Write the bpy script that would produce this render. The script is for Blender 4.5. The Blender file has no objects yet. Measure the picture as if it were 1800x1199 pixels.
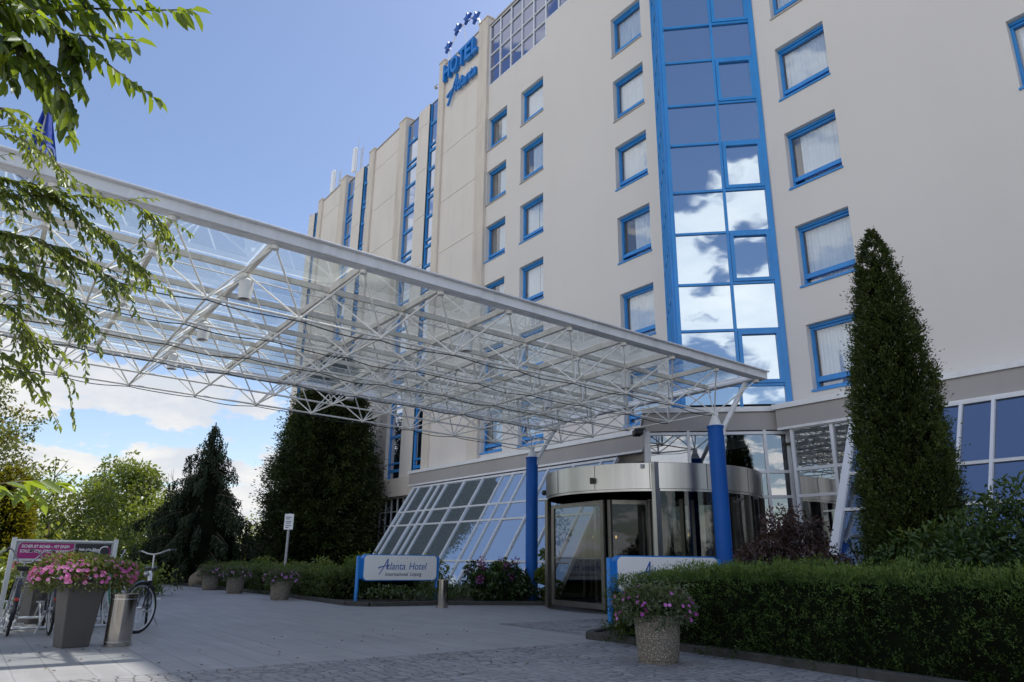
import bpy, math, random
import numpy as np
from mathutils import Vector, Matrix

R = random.Random(7)
NR = np.random.default_rng(11)
rad = math.radians
scene = bpy.context.scene
COL = scene.collection

# ------------------------------------------------------------------ camera
CAM_H = 0.92
RT = Vector((0.59990, 0.79999, 0.01220)).normalized()
cam_yaw = rad(126.37)
EX = Vector((-math.cos(cam_yaw), -math.sin(cam_yaw)))
EY = Vector((-EX.y, EX.x))
pitch, roll = 0.2964, 0.0122
def _w(v):
    return Vector((EX.x * v[0] + EX.y * v[1], EY.x * v[0] + EY.y * v[1], v[2]))
cp, sp, cr, sr = math.cos(pitch), math.sin(pitch), math.cos(roll), math.sin(roll)
rt0, up0, fw0 = Vector((1, 0, 0)), Vector((0, -sp, cp)), Vector((0, cp, sp))
RT = _w(cr * rt0 + sr * up0)
UP = _w(-sr * rt0 + cr * up0)
FW = _w(fw0)
cd = bpy.data.cameras.new('camera')
cam = bpy.data.objects.new('camera', cd)
COL.objects.link(cam)
cam.matrix_world = Matrix(((RT.x, UP.x, -FW.x, 0), (RT.y, UP.y, -FW.y, 0), (RT.z, UP.z, -FW.z, CAM_H), (0, 0, 0, 1)))
cd.sensor_width = 36.0
cd.lens = 1263.96 / 1800 * 36.0
cd.clip_start = 0.05
cd.clip_end = 3000
scene.camera = cam

# ------------------------------------------------------------------ mesh builder
class MB:
    def __init__(s):
        s.v, s.f = [], []
    def add(s, vs, fs):
        o = len(s.v)
        s.v += [tuple(v) for v in vs]
        s.f += [tuple(i + o for i in f) for f in fs]
        return s
    def box(s, x0, x1, y0, y1, z0, z1):
        return s.add([(x0, y0, z0), (x1, y0, z0), (x1, y1, z0), (x0, y1, z0), (x0, y0, z1), (x1, y0, z1), (x1, y1, z1), (x0, y1, z1)],
                     [(3, 2, 1, 0), (4, 5, 6, 7), (0, 1, 5, 4), (1, 2, 6, 5), (2, 3, 7, 6), (3, 0, 4, 7)])
    def fbox(s, fr, u0, u1, w0, w1, z0, z1):
        """box in a local frame fr=(origin, u, w)"""
        o, u, w = fr
        P = lambda a, b, c: (o[0] + u[0] * a + w[0] * b, o[1] + u[1] * a + w[1] * b, c)
        return s.add([P(u0, w0, z0), P(u1, w0, z0), P(u1, w1, z0), P(u0, w1, z0), P(u0, w0, z1), P(u1, w0, z1), P(u1, w1, z1), P(u0, w1, z1)],
                     [(3, 2, 1, 0), (4, 5, 6, 7), (0, 1, 5, 4), (1, 2, 6, 5), (2, 3, 7, 6), (3, 0, 4, 7)])
    def tube(s, p, q, r, r2=None, n=8, cap=True):
        p, q = Vector(p), Vector(q)
        r2 = r if r2 is None else r2
        d = (q - p).normalized()
        a = d.cross(Vector((0, 0, 1)) if abs(d.z) < .9 else Vector((1, 0, 0))).normalized()
        b = d.cross(a)
        vs = []
        for c, rr in ((p, r), (q, r2)):
            for k in range(n):
                t = 2 * math.pi * k / n
                vs.append(c + (a * math.cos(t) + b * math.sin(t)) * rr)
        fs = [(k, (k + 1) % n, n + (k + 1) % n, n + k) for k in range(n)]
        if cap:
            fs += [tuple(range(n - 1, -1, -1)), tuple(range(n, 2 * n))]
        return s.add(vs, fs)
    def bar(s, p, q, w, h):
        """rectangular bar from p to q, w wide, h high"""
        p, q = Vector(p), Vector(q)
        d = (q - p).normalized()
        a = d.cross(Vector((0, 0, 1)) if abs(d.z) < .95 else Vector((1, 0, 0))).normalized() * (w / 2)
        b = a.cross(d).normalized() * (h / 2)
        vs = [p - a - b, p + a - b, p + a + b, p - a + b, q - a - b, q + a - b, q + a + b, q - a + b]
        return s.add(vs, [(3, 2, 1, 0), (4, 5, 6, 7), (0, 1, 5, 4), (1, 2, 6, 5), (2, 3, 7, 6), (3, 0, 4, 7)])
    def path(s, pts, r, n=6, r2=None):
        pts = [Vector(p) for p in pts]
        m = len(pts)
        vs, prev = [], None
        for i, p in enumerate(pts):
            d = (pts[min(i + 1, m - 1)] - pts[max(i - 1, 0)]).normalized()
            if prev is None:
                a = d.cross(Vector((0, 0, 1)) if abs(d.z) < .9 else Vector((1, 0, 0))).normalized()
            else:
                a = (prev - d * prev.dot(d)).normalized()
            prev = a
            b = d.cross(a)
            rr = r if r2 is None else r + (r2 - r) * i / (m - 1)
            for k in range(n):
                t = 2 * math.pi * k / n
                vs.append(p + (a * math.cos(t) + b * math.sin(t)) * rr)
        fs = []
        for i in range(m - 1):
            for k in range(n):
                fs.append((i * n + k, i * n + (k + 1) % n, (i + 1) * n + (k + 1) % n, (i + 1) * n + k))
        fs += [tuple(range(n - 1, -1, -1)), tuple(range((m - 1) * n, m * n))]
        return s.add(vs, fs)
    def lathe(s, prof, c=(0, 0, 0), n=24, a0=0, a1=2 * math.pi, cap=True):
        full = abs(a1 - a0 - 2 * math.pi) < 1e-6
        k = n if full else n + 1
        vs = []
        for r, z in prof:
            for i in range(k):
                t = a0 + (a1 - a0) * i / n
                vs.append((c[0] + r * math.cos(t), c[1] + r * math.sin(t), c[2] + z))
        fs = []
        for j in range(len(prof) - 1):
            for i in range(n):
                i2 = (i + 1) % k
                fs.append((j * k + i, j * k + i2, (j + 1) * k + i2, (j + 1) * k + i))
        if full and cap:
            if prof[0][0] > 1e-6: fs.append(tuple(range(k - 1, -1, -1)))
            if prof[-1][0] > 1e-6: fs.append(tuple(range((len(prof) - 1) * k, len(prof) * k)))
        return s.add(vs, fs)
    def prism(s, poly, z0, z1):
        n = len(poly)
        vs = [(x, y, z0) for x, y in poly] + [(x, y, z1) for x, y in poly]
        fs = [tuple(range(n - 1, -1, -1)), tuple(range(n, 2 * n))] + [(k, (k + 1) % n, n + (k + 1) % n, n + k) for k in range(n)]
        return s.add(vs, fs)
    def quad(s, a, b, c, d):
        return s.add([a, b, c, d], [(0, 1, 2, 3)])
    def sphere(s, c, r, n=10, m=6, sx=1, sy=1, sz=1):
        prof = [(max(r * math.sin(math.pi * j / m), 1e-4), -r * math.cos(math.pi * j / m)) for j in range(m + 1)]
        o = len(s.v)
        s.lathe(prof, (0, 0, 0), n, cap=False)
        s.v[o:] = [(c[0] + x * sx, c[1] + y * sy, c[2] + z * sz) for x, y, z in s.v[o:]]
        return s
    def xform(s, M):
        s.v = [tuple(M @ Vector(v)) for v in s.v]
        return s

WORLD_ROOT = {}
def link(o, parent=None):
    COL.objects.link(o)
    if parent is not None:
        o.parent = parent
        if parent.name in WORLD_ROOT:
            o.location = -parent.location
    return o
def obj(name, mb, m, parent=None, smooth=None, bevel=0):
    me = bpy.data.meshes.new(name)
    me.from_pydata(mb.v, [], mb.f)
    me.validate()
    me.update()
    if smooth is not None:
        me.shade_smooth()
        me.set_sharp_from_angle(angle=rad(smooth))
    o = bpy.data.objects.new(name, me)
    me.materials.append(m)
    link(o, parent)
    if bevel:
        b = o.modifiers.new('bevel', 'BEVEL')
        b.width = bevel
        b.segments = 2
        b.limit_method = 'ANGLE'
    return o
def tag(o, label, cat, group=None):
    o['label'] = label
    o['category'] = cat
    if group: o['group'] = group
    return o
def struct(o):
    o['kind'] = 'structure'
    return o
def thing(name, label, cat, loc=(0, 0, 0), rotz=0, group=None, world=False):
    o = bpy.data.objects.new(name, None)
    COL.objects.link(o)
    o.location = loc
    o.rotation_euler = (0, 0, rotz)
    o.empty_display_size = .1
    if world: WORLD_ROOT[o.name] = 1
    return tag(o, label, cat, group)
def dup(root, loc, rotz, label, group=None):
    r = root.copy()
    COL.objects.link(r)
    r.location = loc
    r.rotation_euler = (0, 0, rotz)
    r['label'] = label
    if group: r['group'] = group
    for ch in list(root.children):
        c = ch.copy()
        COL.objects.link(c)
        c.parent = r
        for g in ch.children:
            d = g.copy()
            COL.objects.link(d)
            d.parent = c
    return r

# ------------------------------------------------------------------ materials
class NT:
    def __init__(s, name):
        s.m = bpy.data.materials.new(name)
        s.m.use_nodes = True
        s.t = s.m.node_tree
        s.t.nodes.clear()
        s.out = s.n('ShaderNodeOutputMaterial')
    def n(s, typ, **kw):
        x = s.t.nodes.new(typ)
        for k, v in kw.items(): setattr(x, k, v)
        return x
    def l(s, a, b):
        s.t.links.new(a, b)
    def set(s, x, **kw):
        for k, v in kw.items(): x.inputs[k.replace('_', ' ')].default_value = v
        return x
    def noise(s, scale, detail=4, rough=.55, coord='Object', vec_scale=None):
        tc = s.n('ShaderNodeTexCoord')
        src = tc.outputs[coord]
        if vec_scale:
            mp = s.n('ShaderNodeMapping')
            mp.inputs['Scale'].default_value = vec_scale
            s.l(src, mp.inputs['Vector'])
            src = mp.outputs[0]
        x = s.n('ShaderNodeTexNoise')
        x.inputs['Scale'].default_value = scale
        x.inputs['Detail'].default_value = detail
        x.inputs['Roughness'].default_value = rough
        s.l(src, x.inputs['Vector'])
        return x.outputs['Fac']
    def ramp(s, fac, stops):
        r = s.n('ShaderNodeValToRGB')
        e = r.color_ramp.elements
        while len(e) < len(stops): e.new(.5)
        for k, (p, c) in enumerate(stops):
            e[k].position = p
            e[k].color = (*c, 1) if len(c) == 3 else c
        s.l(fac, r.inputs[0])
        return r.outputs[0]
    def mixc(s, fac, a, b, mode='MIX'):
        x = s.n('ShaderNodeMix', data_type='RGBA', blend_type=mode)
        for sock, v in ((x.inputs[0], fac), (x.inputs[6], a), (x.inputs[7], b)):
            if hasattr(v, 'is_linked'): s.l(v, sock)
            else: sock.default_value = v if not isinstance(v, tuple) else ((*v, 1) if len(v) == 3 else v)
        return x.outputs[2]
    def math(s, op, a, b=0):
        x = s.n('ShaderNodeMath', operation=op)
        for k, v in ((0, a), (1, b)):
            if hasattr(v, 'is_linked'): s.l(v, x.inputs[k])
            else: x.inputs[k].default_value = v
        return x.outputs[0]
    def bump(s, h, strength=.3, dist=.01):
        b = s.n('ShaderNodeBump')
        b.inputs['Strength'].default_value = strength
        b.inputs['Distance'].default_value = dist
        s.l(h, b.inputs['Height'])
        return b.outputs[0]
    def pbsdf(s, col, rough=.6, metal=0, normal=None, spec=.5):
        p = s.n('ShaderNodeBsdfPrincipled')
        if hasattr(col, 'is_linked'): s.l(col, p.inputs['Base Color'])
        else: p.inputs['Base Color'].default_value = (*col, 1)
        if hasattr(rough, 'is_linked'): s.l(rough, p.inputs['Roughness'])
        else: p.inputs['Roughness'].default_value = rough
        p.inputs['Metallic'].default_value = metal
        p.inputs['Specular IOR Level'].default_value = spec
        if normal is not None: s.l(normal, p.inputs['Normal'])
        return p
    def done(s, sh):
        s.l(sh.outputs[0] if hasattr(sh, 'outputs') else sh, s.out.inputs[0])
        return s.m
def mul(c, k): return tuple(min(x * k, 1) for x in c)
def plain(name, col, rough=.5, metal=0, var=.12, scale=6, bump=0, bscale=60, spec=.5, dirt=None):
    t = NT(name)
    f = t.noise(scale, 5)
    c = t.ramp(f, [(.3, mul(col, 1 - var)), (.7, mul(col, 1 + var))])
    if dirt:
        f2 = t.noise(dirt[1], 6, .65, vec_scale=(1, 1, .15))
        k = t.ramp(f2, [(.5, (0, 0, 0)), (.72, (1, 1, 1))])
        c = t.mixc(t.math('MULTIPLY', k, dirt[2]), c, dirt[0])
    r = t.ramp(t.noise(scale * 2.3, 4), [(.3, (rough * .85,) * 3), (.7, (min(1, rough * 1.15),) * 3)])
    nrm = t.bump(t.noise(bscale, 3), bump, .004) if bump else None
    return t.done(t.pbsdf(c, r, metal, nrm, spec))

M = {}
M['wall'] = plain('wall_render', (.70, .66, .62), .9, var=.02, scale=.3, bump=.25, bscale=90, spec=.2, dirt=((.60, .55, .50), 1.4, .10))
M['panel'] = plain('precast_panel', (.73, .675, .615), .9, var=.03, scale=.5, bump=.2, bscale=70, spec=.2, dirt=((.5, .45, .4), 1.1, .25))
M['pier'] = plain('precast_pier', (.67, .60, .52), .9, var=.05, scale=.8, bump=.2, bscale=70, spec=.2, dirt=((.36, .34, .30), 1.6, .5))
M['fascia'] = plain('grey_fascia', (.40, .375, .36), .6, var=.05, scale=.6, dirt=((.30, .30, .30), 1.8, .35))
M['white'] = plain('white_metal', (.80, .80, .80), .4, var=.04, scale=2, dirt=((.50, .48, .45), 3, .3))
M['frame_white'] = plain('white_frame', (.76, .77, .80), .4, var=.04, scale=2)
M['blue'] = plain('blue_frame', (.030, .265, .66), .4, var=.07, scale=2, dirt=((.03, .12, .34), 3, .3))
M['column'] = plain('blue_column', (.004, .10, .42), .45, spec=.25, var=.06, scale=1.5, dirt=((.003, .04, .2), 1.2, .35))
M['blue_sign'] = plain('blue_sign', (.01, .20, .60), .4, var=.05, scale=3)
M['steelwhite'] = plain('painted_steel', (.84, .82, .78), .45, var=.07, scale=3, dirt=((.36, .28, .19), 6, .35))
M['purlin'] = plain('weathered_purlin', (.72, .68, .60), .55, var=.09, scale=3, dirt=((.30, .24, .15), 5, .5))
M['edge'] = plain('canopy_edge', (.80, .81, .84), .45, var=.05, scale=1.2, dirt=((.45, .44, .43), 2.5, .45))
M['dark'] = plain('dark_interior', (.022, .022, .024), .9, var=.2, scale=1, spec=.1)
M['roofdark'] = plain('roof_felt', (.09, .09, .09), .9, var=.2, scale=1)
M['steel'] = plain('brushed_steel', (.60, .59, .57), .27, 1, var=.05, scale=2)
def band_steel():
    t = NT('drum_band_steel')
    f = t.noise(6, 3, vec_scale=(1, 1, .02))
    c = t.ramp(f, [(.3, (.44, .43, .41)), (.7, (.56, .55, .52))])  # vertical light and dark reflection streaks painted into the steel colour
    return t.done(t.pbsdf(c, .34, 1))
M['band'] = band_steel()
M['chrome'] = plain('polished_steel', (.46, .43, .38), .10, 1, var=.05, scale=3)
M['bronze'] = plain('bronze_frame', (.19, .182, .165), .35, .8, var=.1, scale=3)
M['black'] = plain('black_plastic', (.012, .012, .013), .45, var=.2, scale=8)
M['rubber'] = plain('tyre_rubber', (.014, .014, .015), .75, var=.2, scale=20)
M['soil'] = plain('soil', (.045, .032, .022), .95, var=.5, scale=9, bump=.8, bscale=40)
M['kerb'] = plain('kerb_stone', (.045, .045, .042), .85, var=.2, scale=5, bump=.4, bscale=80)
M['planter'] = plain('dark_planter', (.085, .076, .070), .5, var=.08, scale=4, bump=.05)
M['grey'] = plain('grey_plastic', (.42, .43, .44), .5, var=.06)
M['bark'] = plain('bark', (.10, .075, .052), .9, var=.4, scale=12, bump=.6, bscale=30)
M['twig'] = plain('twig_bark', (.085, .055, .035), .8, var=.3, scale=12)
M['script_blue'] = plain('roof_letter_blue', (.008, .20, .62), .35, var=.05, scale=3)
M['letter_side'] = plain('letter_side', (.02, .10, .28), .4, var=.05, scale=3)
M['sign_white'] = plain('sign_white', (.86, .87, .88), .35, var=.03, scale=3)
M['ink_blue'] = plain('ink_blue', (.02, .10, .40), .5, var=.05)
M['ink_dark'] = plain('ink_dark', (.06, .09, .16), .5, var=.05)
M['magenta'] = plain('ad_magenta', (.34, .008, .16), .4, var=.05)
M['ad_black'] = plain('ad_black', (.012, .011, .016), .4, var=.1)
M['ink_white'] = plain('ink_white', (.8, .78, .8), .5, var=.03)
M['alu'] = plain('aluminium', (.55, .56, .57), .4, .6, var=.06)
M['flag'] = plain('flag_cloth', (.010, .040, .30), .8, var=.15, scale=5)
M['flag_mark'] = plain('flag_mark', (.25, .32, .62), .8, var=.1)
M['pole_white'] = plain('pole_white', (.75, .73, .72), .4, var=.05)
M['red_reflector'] = plain('red_reflector', (.45, .02, .01), .2, var=.1)
M['green_paint'] = plain('green_bike_paint', (.01, .17, .10), .3, var=.1)
M['silver_paint'] = plain('silver_bike_paint', (.36, .37, .38), .28, .7, var=.08)
M['dark_paint'] = plain('dark_bike_paint', (.02, .022, .03), .3, var=.1)
M['red_paint'] = plain('dark_red_bike_paint', (.10, .012, .018), .3, var=.1)
M['white_paint'] = plain('white_bike_paint', (.75, .75, .78), .3, var=.05)
M['cable'] = plain('cable', (.03, .03, .035), .6, var=.1)

def lathe_pot_mat():
    t = NT('exposed_aggregate')
    tc = t.n('ShaderNodeTexCoord')
    v = t.n('ShaderNodeTexVoronoi')
    v.inputs['Scale'].default_value = 70
    t.l(tc.outputs['Object'], v.inputs['Vector'])
    c = t.ramp(v.outputs['Color'], [(.1, (.10, .085, .065)), (.5, (.22, .19, .15)), (.9, (.40, .36, .30))])
    c2 = t.mixc(t.ramp(v.outputs['Distance'], [(.35, (0, 0, 0)), (.6, (1, 1, 1))]), c, (.13, .115, .095))
    n = t.bump(v.outputs['Distance'], .6, .006)
    return t.done(t.pbsdf(c2, .85, 0, n))
M['aggregate'] = lathe_pot_mat()

def glass_window(name, tint, fmin, fmax, rough=0.0, wav=.05):
    """clear pane: see-through, with a reflection that grows at glancing angles"""
    t = NT(name)
    tr = t.n('ShaderNodeBsdfTransparent')
    tr.inputs[0].default_value = (*tint, 1)
    gl = t.n('ShaderNodeBsdfGlossy')
    gl.inputs['Color'].default_value = (.95, .97, 1, 1)
    gl.inputs['Roughness'].default_value = rough
    lw = t.n('ShaderNodeLayerWeight')
    lw.inputs['Blend'].default_value = .35
    mr = t.n('ShaderNodeMapRange')
    mr.inputs['To Min'].default_value = fmin
    mr.inputs['To Max'].default_value = fmax
    t.l(lw.outputs['Facing'], mr.inputs[0])
    n = t.bump(t.noise(.9, 2), wav, .05)
    t.l(n, gl.inputs['Normal'])
    mx = t.n('ShaderNodeMixShader')
    t.l(mr.outputs[0], mx.inputs[0])
    t.l(tr.outputs[0], mx.inputs[1])
    t.l(gl.outputs[0], mx.inputs[2])
    return t.done(mx)
M['pane'] = glass_window('window_glass', (.92, .96, 1.0), .13, .60)
M['door_glass'] = glass_window('door_glass', (.46, .47, .44), .04, .26, 0.0, .01)
M['lobby_glass'] = glass_window('lobby_glass', (.35, .42, .50), .30, .70)
def roof_glass():
    t = NT('canopy_glass')
    tr = t.n('ShaderNodeBsdfTransparent')
    tr.inputs[0].default_value = (.90, .945, .945, 1)
    gl = t.n('ShaderNodeBsdfGlossy')
    gl.inputs['Color'].default_value = (.95, 1, 1, 1)
    gl.inputs['Roughness'].default_value = .015
    df = t.n('ShaderNodeBsdfTranslucent')
    df.inputs[0].default_value = (.66, .74, .74, 1)
    d2 = t.n('ShaderNodeBsdfDiffuse')
    d2.inputs[0].default_value = (.5, .56, .56, 1)
    lw = t.n('ShaderNodeLayerWeight')
    lw.inputs['Blend'].default_value = .4
    mr = t.n('ShaderNodeMapRange')
    mr.inputs['To Min'].default_value = .05
    mr.inputs['To Max'].default_value = .52
    t.l(lw.outputs['Facing'], mr.inputs[0])
    m1 = t.n('ShaderNodeMixShader')
    t.l(mr.outputs[0], m1.inputs[0]); t.l(tr.outputs[0], m1.inputs[1]); t.l(gl.outputs[0], m1.inputs[2])
    dd = t.n('ShaderNodeMixShader')
    dd.inputs[0].default_value = .5
    t.l(df.outputs[0], dd.inputs[1]); t.l(d2.outputs[0], dd.inputs[2])
    dirt = t.ramp(t.noise(1.3, 6, .65), [(.35, (.13,) * 3), (.75, (.24,) * 3)])
    m2 = t.n('ShaderNodeMixShader')
    t.l(dirt, m2.inputs[0]); t.l(m1.outputs[0], m2.inputs[1]); t.l(dd.outputs[0], m2.inputs[2])
    return t.done(m2)
M['roof_glass'] = roof_glass()
def mirror_glass(name, col, rough=.01, base=(.02, .04, .09), fac=.8, wav=.04):
    """solar-control glass: tinted mirror over a dark room"""
    t = NT(name)
    gl = t.n('ShaderNodeBsdfGlossy')
    gl.inputs['Color'].default_value = (*col, 1)
    gl.inputs['Roughness'].default_value = rough
    t.l(t.bump(t.noise(.7, 2), wav, .06), gl.inputs['Normal'])
    df = t.n('ShaderNodeBsdfDiffuse')
    df.inputs[0].default_value = (*base, 1)
    mx = t.n('ShaderNodeMixShader')
    mx.inputs[0].default_value = fac
    t.l(df.outputs[0], mx.inputs[1])
    t.l(gl.outputs[0], mx.inputs[2])
    return t.done(mx)
M['tower_glass'] = mirror_glass('stair_glass', (.57, .66, .74), rough=.02, wav=.09)
M['strip_glass'] = mirror_glass('strip_glass', (.72, .78, .90))
M['roofpane'] = mirror_glass('roof_grid_glass', (.42, .45, .58))
M['slope_glass'] = mirror_glass('sloped_glass', (.68, .76, .84), fac=.60, base=(.26, .31, .33))
M['slope_glass_dark'] = mirror_glass('sloped_glass_dark', (.40, .46, .56), fac=.66, base=(.02, .03, .05))
def curtain_mat():
    t = NT('net_curtain')
    c = t.ramp(t.noise(14, 3, vec_scale=(3, 3, .1)), [(.3, (.74, .82, .88)), (.7, (.90, .94, .96))])
    d = t.n('ShaderNodeBsdfDiffuse'); t.l(c, d.inputs[0])
    u = t.n('ShaderNodeBsdfTranslucent'); t.l(c, u.inputs[0])
    mx = t.n('ShaderNodeMixShader'); mx.inputs[0].default_value = .25
    t.l(d.outputs[0], mx.inputs[1]); t.l(u.outputs[0], mx.inputs[2])
    return t.done(mx)
M['curtain'] = curtain_mat()
M['drape'] = plain('lobby_drape', (.20, .19, .16), .9, var=.25, scale=3)
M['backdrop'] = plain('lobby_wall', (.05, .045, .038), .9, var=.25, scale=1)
def glow(name, col, s):
    t = NT(name)
    e = t.n('ShaderNodeEmission')
    e.inputs[0].default_value = (*col, 1)
    e.inputs[1].default_value = s
    return t.done(e)
M['bulb'] = glow('lamp_glow', (1, .62, .22), 3.0)

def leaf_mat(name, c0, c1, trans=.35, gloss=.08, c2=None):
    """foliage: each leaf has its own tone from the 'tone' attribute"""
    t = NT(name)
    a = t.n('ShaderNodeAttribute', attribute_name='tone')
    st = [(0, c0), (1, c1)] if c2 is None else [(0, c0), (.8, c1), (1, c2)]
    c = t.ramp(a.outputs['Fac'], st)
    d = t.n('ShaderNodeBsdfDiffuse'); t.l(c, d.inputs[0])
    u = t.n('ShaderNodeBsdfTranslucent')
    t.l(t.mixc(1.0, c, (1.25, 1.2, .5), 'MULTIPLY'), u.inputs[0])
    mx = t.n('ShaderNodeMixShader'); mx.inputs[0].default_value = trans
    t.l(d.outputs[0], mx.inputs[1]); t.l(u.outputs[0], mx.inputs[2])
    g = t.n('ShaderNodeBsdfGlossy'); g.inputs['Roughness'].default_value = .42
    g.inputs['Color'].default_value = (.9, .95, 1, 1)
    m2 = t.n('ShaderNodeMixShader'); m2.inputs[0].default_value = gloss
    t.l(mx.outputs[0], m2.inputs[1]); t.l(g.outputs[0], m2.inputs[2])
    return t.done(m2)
M['leaf_near'] = leaf_mat('near_leaf', (.05, .09, .014), (.30, .40, .05), .62, .05)
M['leaf_mid'] = leaf_mat('mid_leaf', (.06, .10, .02), (.30, .37, .07), .55, .06)
M['thuja'] = leaf_mat('thuja_spray', (.010, .019, .007), (.085, .115, .028), .15, .02)
M['weeping'] = leaf_mat('weeping_spray', (.010, .019, .010), (.062, .088, .042), .12, .02)
M['cypress'] = leaf_mat('cypress_spray', (.012, .024, .005), (.11, .15, .034), .15, .02)
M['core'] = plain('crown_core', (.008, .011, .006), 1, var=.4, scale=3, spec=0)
M['broad'] = leaf_mat('broad_leaf', (.06, .10, .02), (.27, .32, .06), .42, .04)
M['broad_light'] = leaf_mat('light_leaf', (.16, .20, .035), (.44, .47, .10), .42, .05)
M['yellow'] = leaf_mat('yellow_conifer', (.05, .055, .008), (.32, .30, .03), .35, .03)
M['reddish'] = leaf_mat('reddish_leaf', (.05, .07, .02), (.22, .24, .06), .4, .05, (.26, .13, .05))
M['hedge'] = leaf_mat('hedge_leaf', (.016, .036, .009), (.135, .215, .050), .25, .015, (.16, .19, .03))
M['hedge_far'] = leaf_mat('far_hedge_leaf', (.035, .055, .010), (.10, .15, .025), .25, .04, (.17, .21, .035))
M['shrub'] = leaf_mat('shrub_leaf', (.010, .026, .008), (.075, .125, .030), .25, .03, (.15, .19, .04))
M['darkred'] = leaf_mat('dark_red_leaf', (.022, .012, .010), (.11, .055, .042), .2, .05)
M['cover'] = leaf_mat('ground_cover_leaf', (.02, .034, .010), (.09, .13, .035), .25, .05)
M['petunia_leaf'] = leaf_mat('petunia_leaf', (.09, .12, .03), (.28, .31, .10), .45, .05)
M['petunia_shade'] = leaf_mat('pot_leaf', (.035, .06, .02), (.14, .17, .07), .3, .05)
M['petal'] = leaf_mat('pink_petal', (.58, .07, .40), (.88, .38, .72), .45, .02)
M['petal_violet'] = leaf_mat('violet_petal', (.36, .06, .36), (.70, .26, .72), .4, .02)
M['petal_lilac'] = leaf_mat('lilac_petal', (.30, .12, .42), (.55, .30, .60), .4, .02)
M['hydrangea_petal'] = leaf_mat('hydrangea_petal', (.20, .02, .12), (.32, .10, .38), .3, .02)
M['lime_leaf'] = leaf_mat('lime_leaf', (.10, .10, .01), (.26, .26, .04), .35, .05)
M['grassblade'] = leaf_mat('grass', (.03, .05, .012), (.09, .12, .03), .3, .03)

# ground surfaces
def slab_mat():
    t = NT('granite_slabs')
    tc = t.n('ShaderNodeTexCoord')
    mp = t.n('ShaderNodeMapping')
    mp.inputs['Scale'].default_value = (1, 1, 1)
    t.l(tc.outputs['Object'], mp.inputs['Vector'])
    b = t.n('ShaderNodeTexBrick')
    b.offset = .5
    b.inputs['Color1'].default_value = (.335, .33, .325, 1)
    b.inputs['Color2'].default_value = (.37, .365, .355, 1)
    b.inputs['Mortar'].default_value = (.17, .165, .155, 1)
    b.inputs['Scale'].default_value = 1
    b.inputs['Mortar Size'].default_value = .008
    b.inputs['Mortar Smooth'].default_value = .3
    b.inputs['Brick Width'].default_value = .72
    b.inputs['Row Height'].default_value = .268
    t.l(mp.outputs[0], b.inputs['Vector'])
    f1 = t.noise(1.0, 6, .6)
    f2 = t.noise(180, 3)
    c = t.mixc(t.math('MULTIPLY', t.ramp(f1, [(.35, (0, 0, 0)), (.7, (1, 1, 1))]), .5), b.outputs[0], (.20, .20, .21))
    c = t.mixc(.35, c, t.ramp(f2, [(.3, (.16,) * 3), (.7, (.36,) * 3)]))
    v3 = t.n('ShaderNodeTexVoronoi'); v3.inputs['Scale'].default_value = 1.6
    t.l(tc.outputs['Object'], v3.inputs['Vector'])
    c = t.mixc(t.math('MULTIPLY', t.ramp(v3.outputs['Distance'], [(.018, (1, 1, 1)), (.03, (0, 0, 0))]), .55), c, (.09, .088, .085))
    st = t.noise(.35, 6, .7)
    c = t.mixc(t.math('MULTIPLY', t.ramp(st, [(.52, (0, 0, 0)), (.68, (1, 1, 1))]), .35), c, (.22, .215, .21))
    # long streaks of worn granite
    f3 = t.noise(1.2, 5, .6, vec_scale=(.5, 5, 1))
    c = t.mixc(t.math('MULTIPLY', t.ramp(f3, [(.5, (0, 0, 0)), (.62, (1, 1, 1))]), .25), c, (.42, .42, .43))
    h = t.math('ADD', t.math('MULTIPLY', b.outputs['Fac'], -1), t.math('MULTIPLY', f2, .15))
    return t.done(t.pbsdf(c, .62, 0, t.bump(h, .4, .006)))
def cobble_mat():
    t = NT('granite_setts')
    tc = t.n('ShaderNodeTexCoord')
    nz = t.n('ShaderNodeTexNoise'); nz.inputs['Scale'].default_value = 1.5
    t.l(tc.outputs['Object'], nz.inputs['Vector'])
    mix = t.n('ShaderNodeMix', data_type='RGBA', blend_type='LINEAR_LIGHT')
    mix.inputs[0].default_value = .12
    t.l(tc.outputs['Object'], mix.inputs[6]); t.l(nz.outputs['Color'], mix.inputs[7])
    v = t.n('ShaderNodeTexVoronoi', feature='DISTANCE_TO_EDGE')
    v.inputs['Scale'].default_value = 8.5
    v.inputs['Randomness'].default_value = .55
    t.l(mix.outputs[2], v.inputs['Vector'])
    v2 = t.n('ShaderNodeTexVoronoi')
    v2.inputs['Scale'].default_value = 8.5
    v2.inputs['Randomness'].default_value = .55
    t.l(mix.outputs[2], v2.inputs['Vector'])
    tone = t.ramp(v2.outputs['Color'], [(.1, (.20, .20, .21)), (.6, (.28, .28, .28)), (.95, (.36, .355, .35))])
    e = t.ramp(v.outputs['Distance'], [(.02, (0, 0, 0)), (.09, (1, 1, 1))])
    c = t.mixc(e, (.07, .068, .062), tone)
    f2 = t.noise(120, 3)
    c = t.mixc(.3, c, t.ramp(f2, [(.3, (.12,) * 3), (.7, (.36,) * 3)]))
    lf = t.noise(.8, 5)
    c = t.mixc(t.math('MULTIPLY', t.ramp(lf, [(.45, (0, 0, 0)), (.7, (1, 1, 1))]), .4), c, (.36, .35, .34))
    h = t.math('ADD', e, t.math('MULTIPLY', f2, .2))
    return t.done(t.pbsdf(c, .7, 0, t.bump(h, .7, .012)))
M['slabs'] = slab_mat()
M['setts'] = cobble_mat()
M['bounce_pale'] = plain('pale_bounce_ground', (.48, .455, .42), .9, var=.15, scale=1.5, bump=.4, bscale=60)  # pale surface for the added ground that reflects sunlight onto the facade
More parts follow.
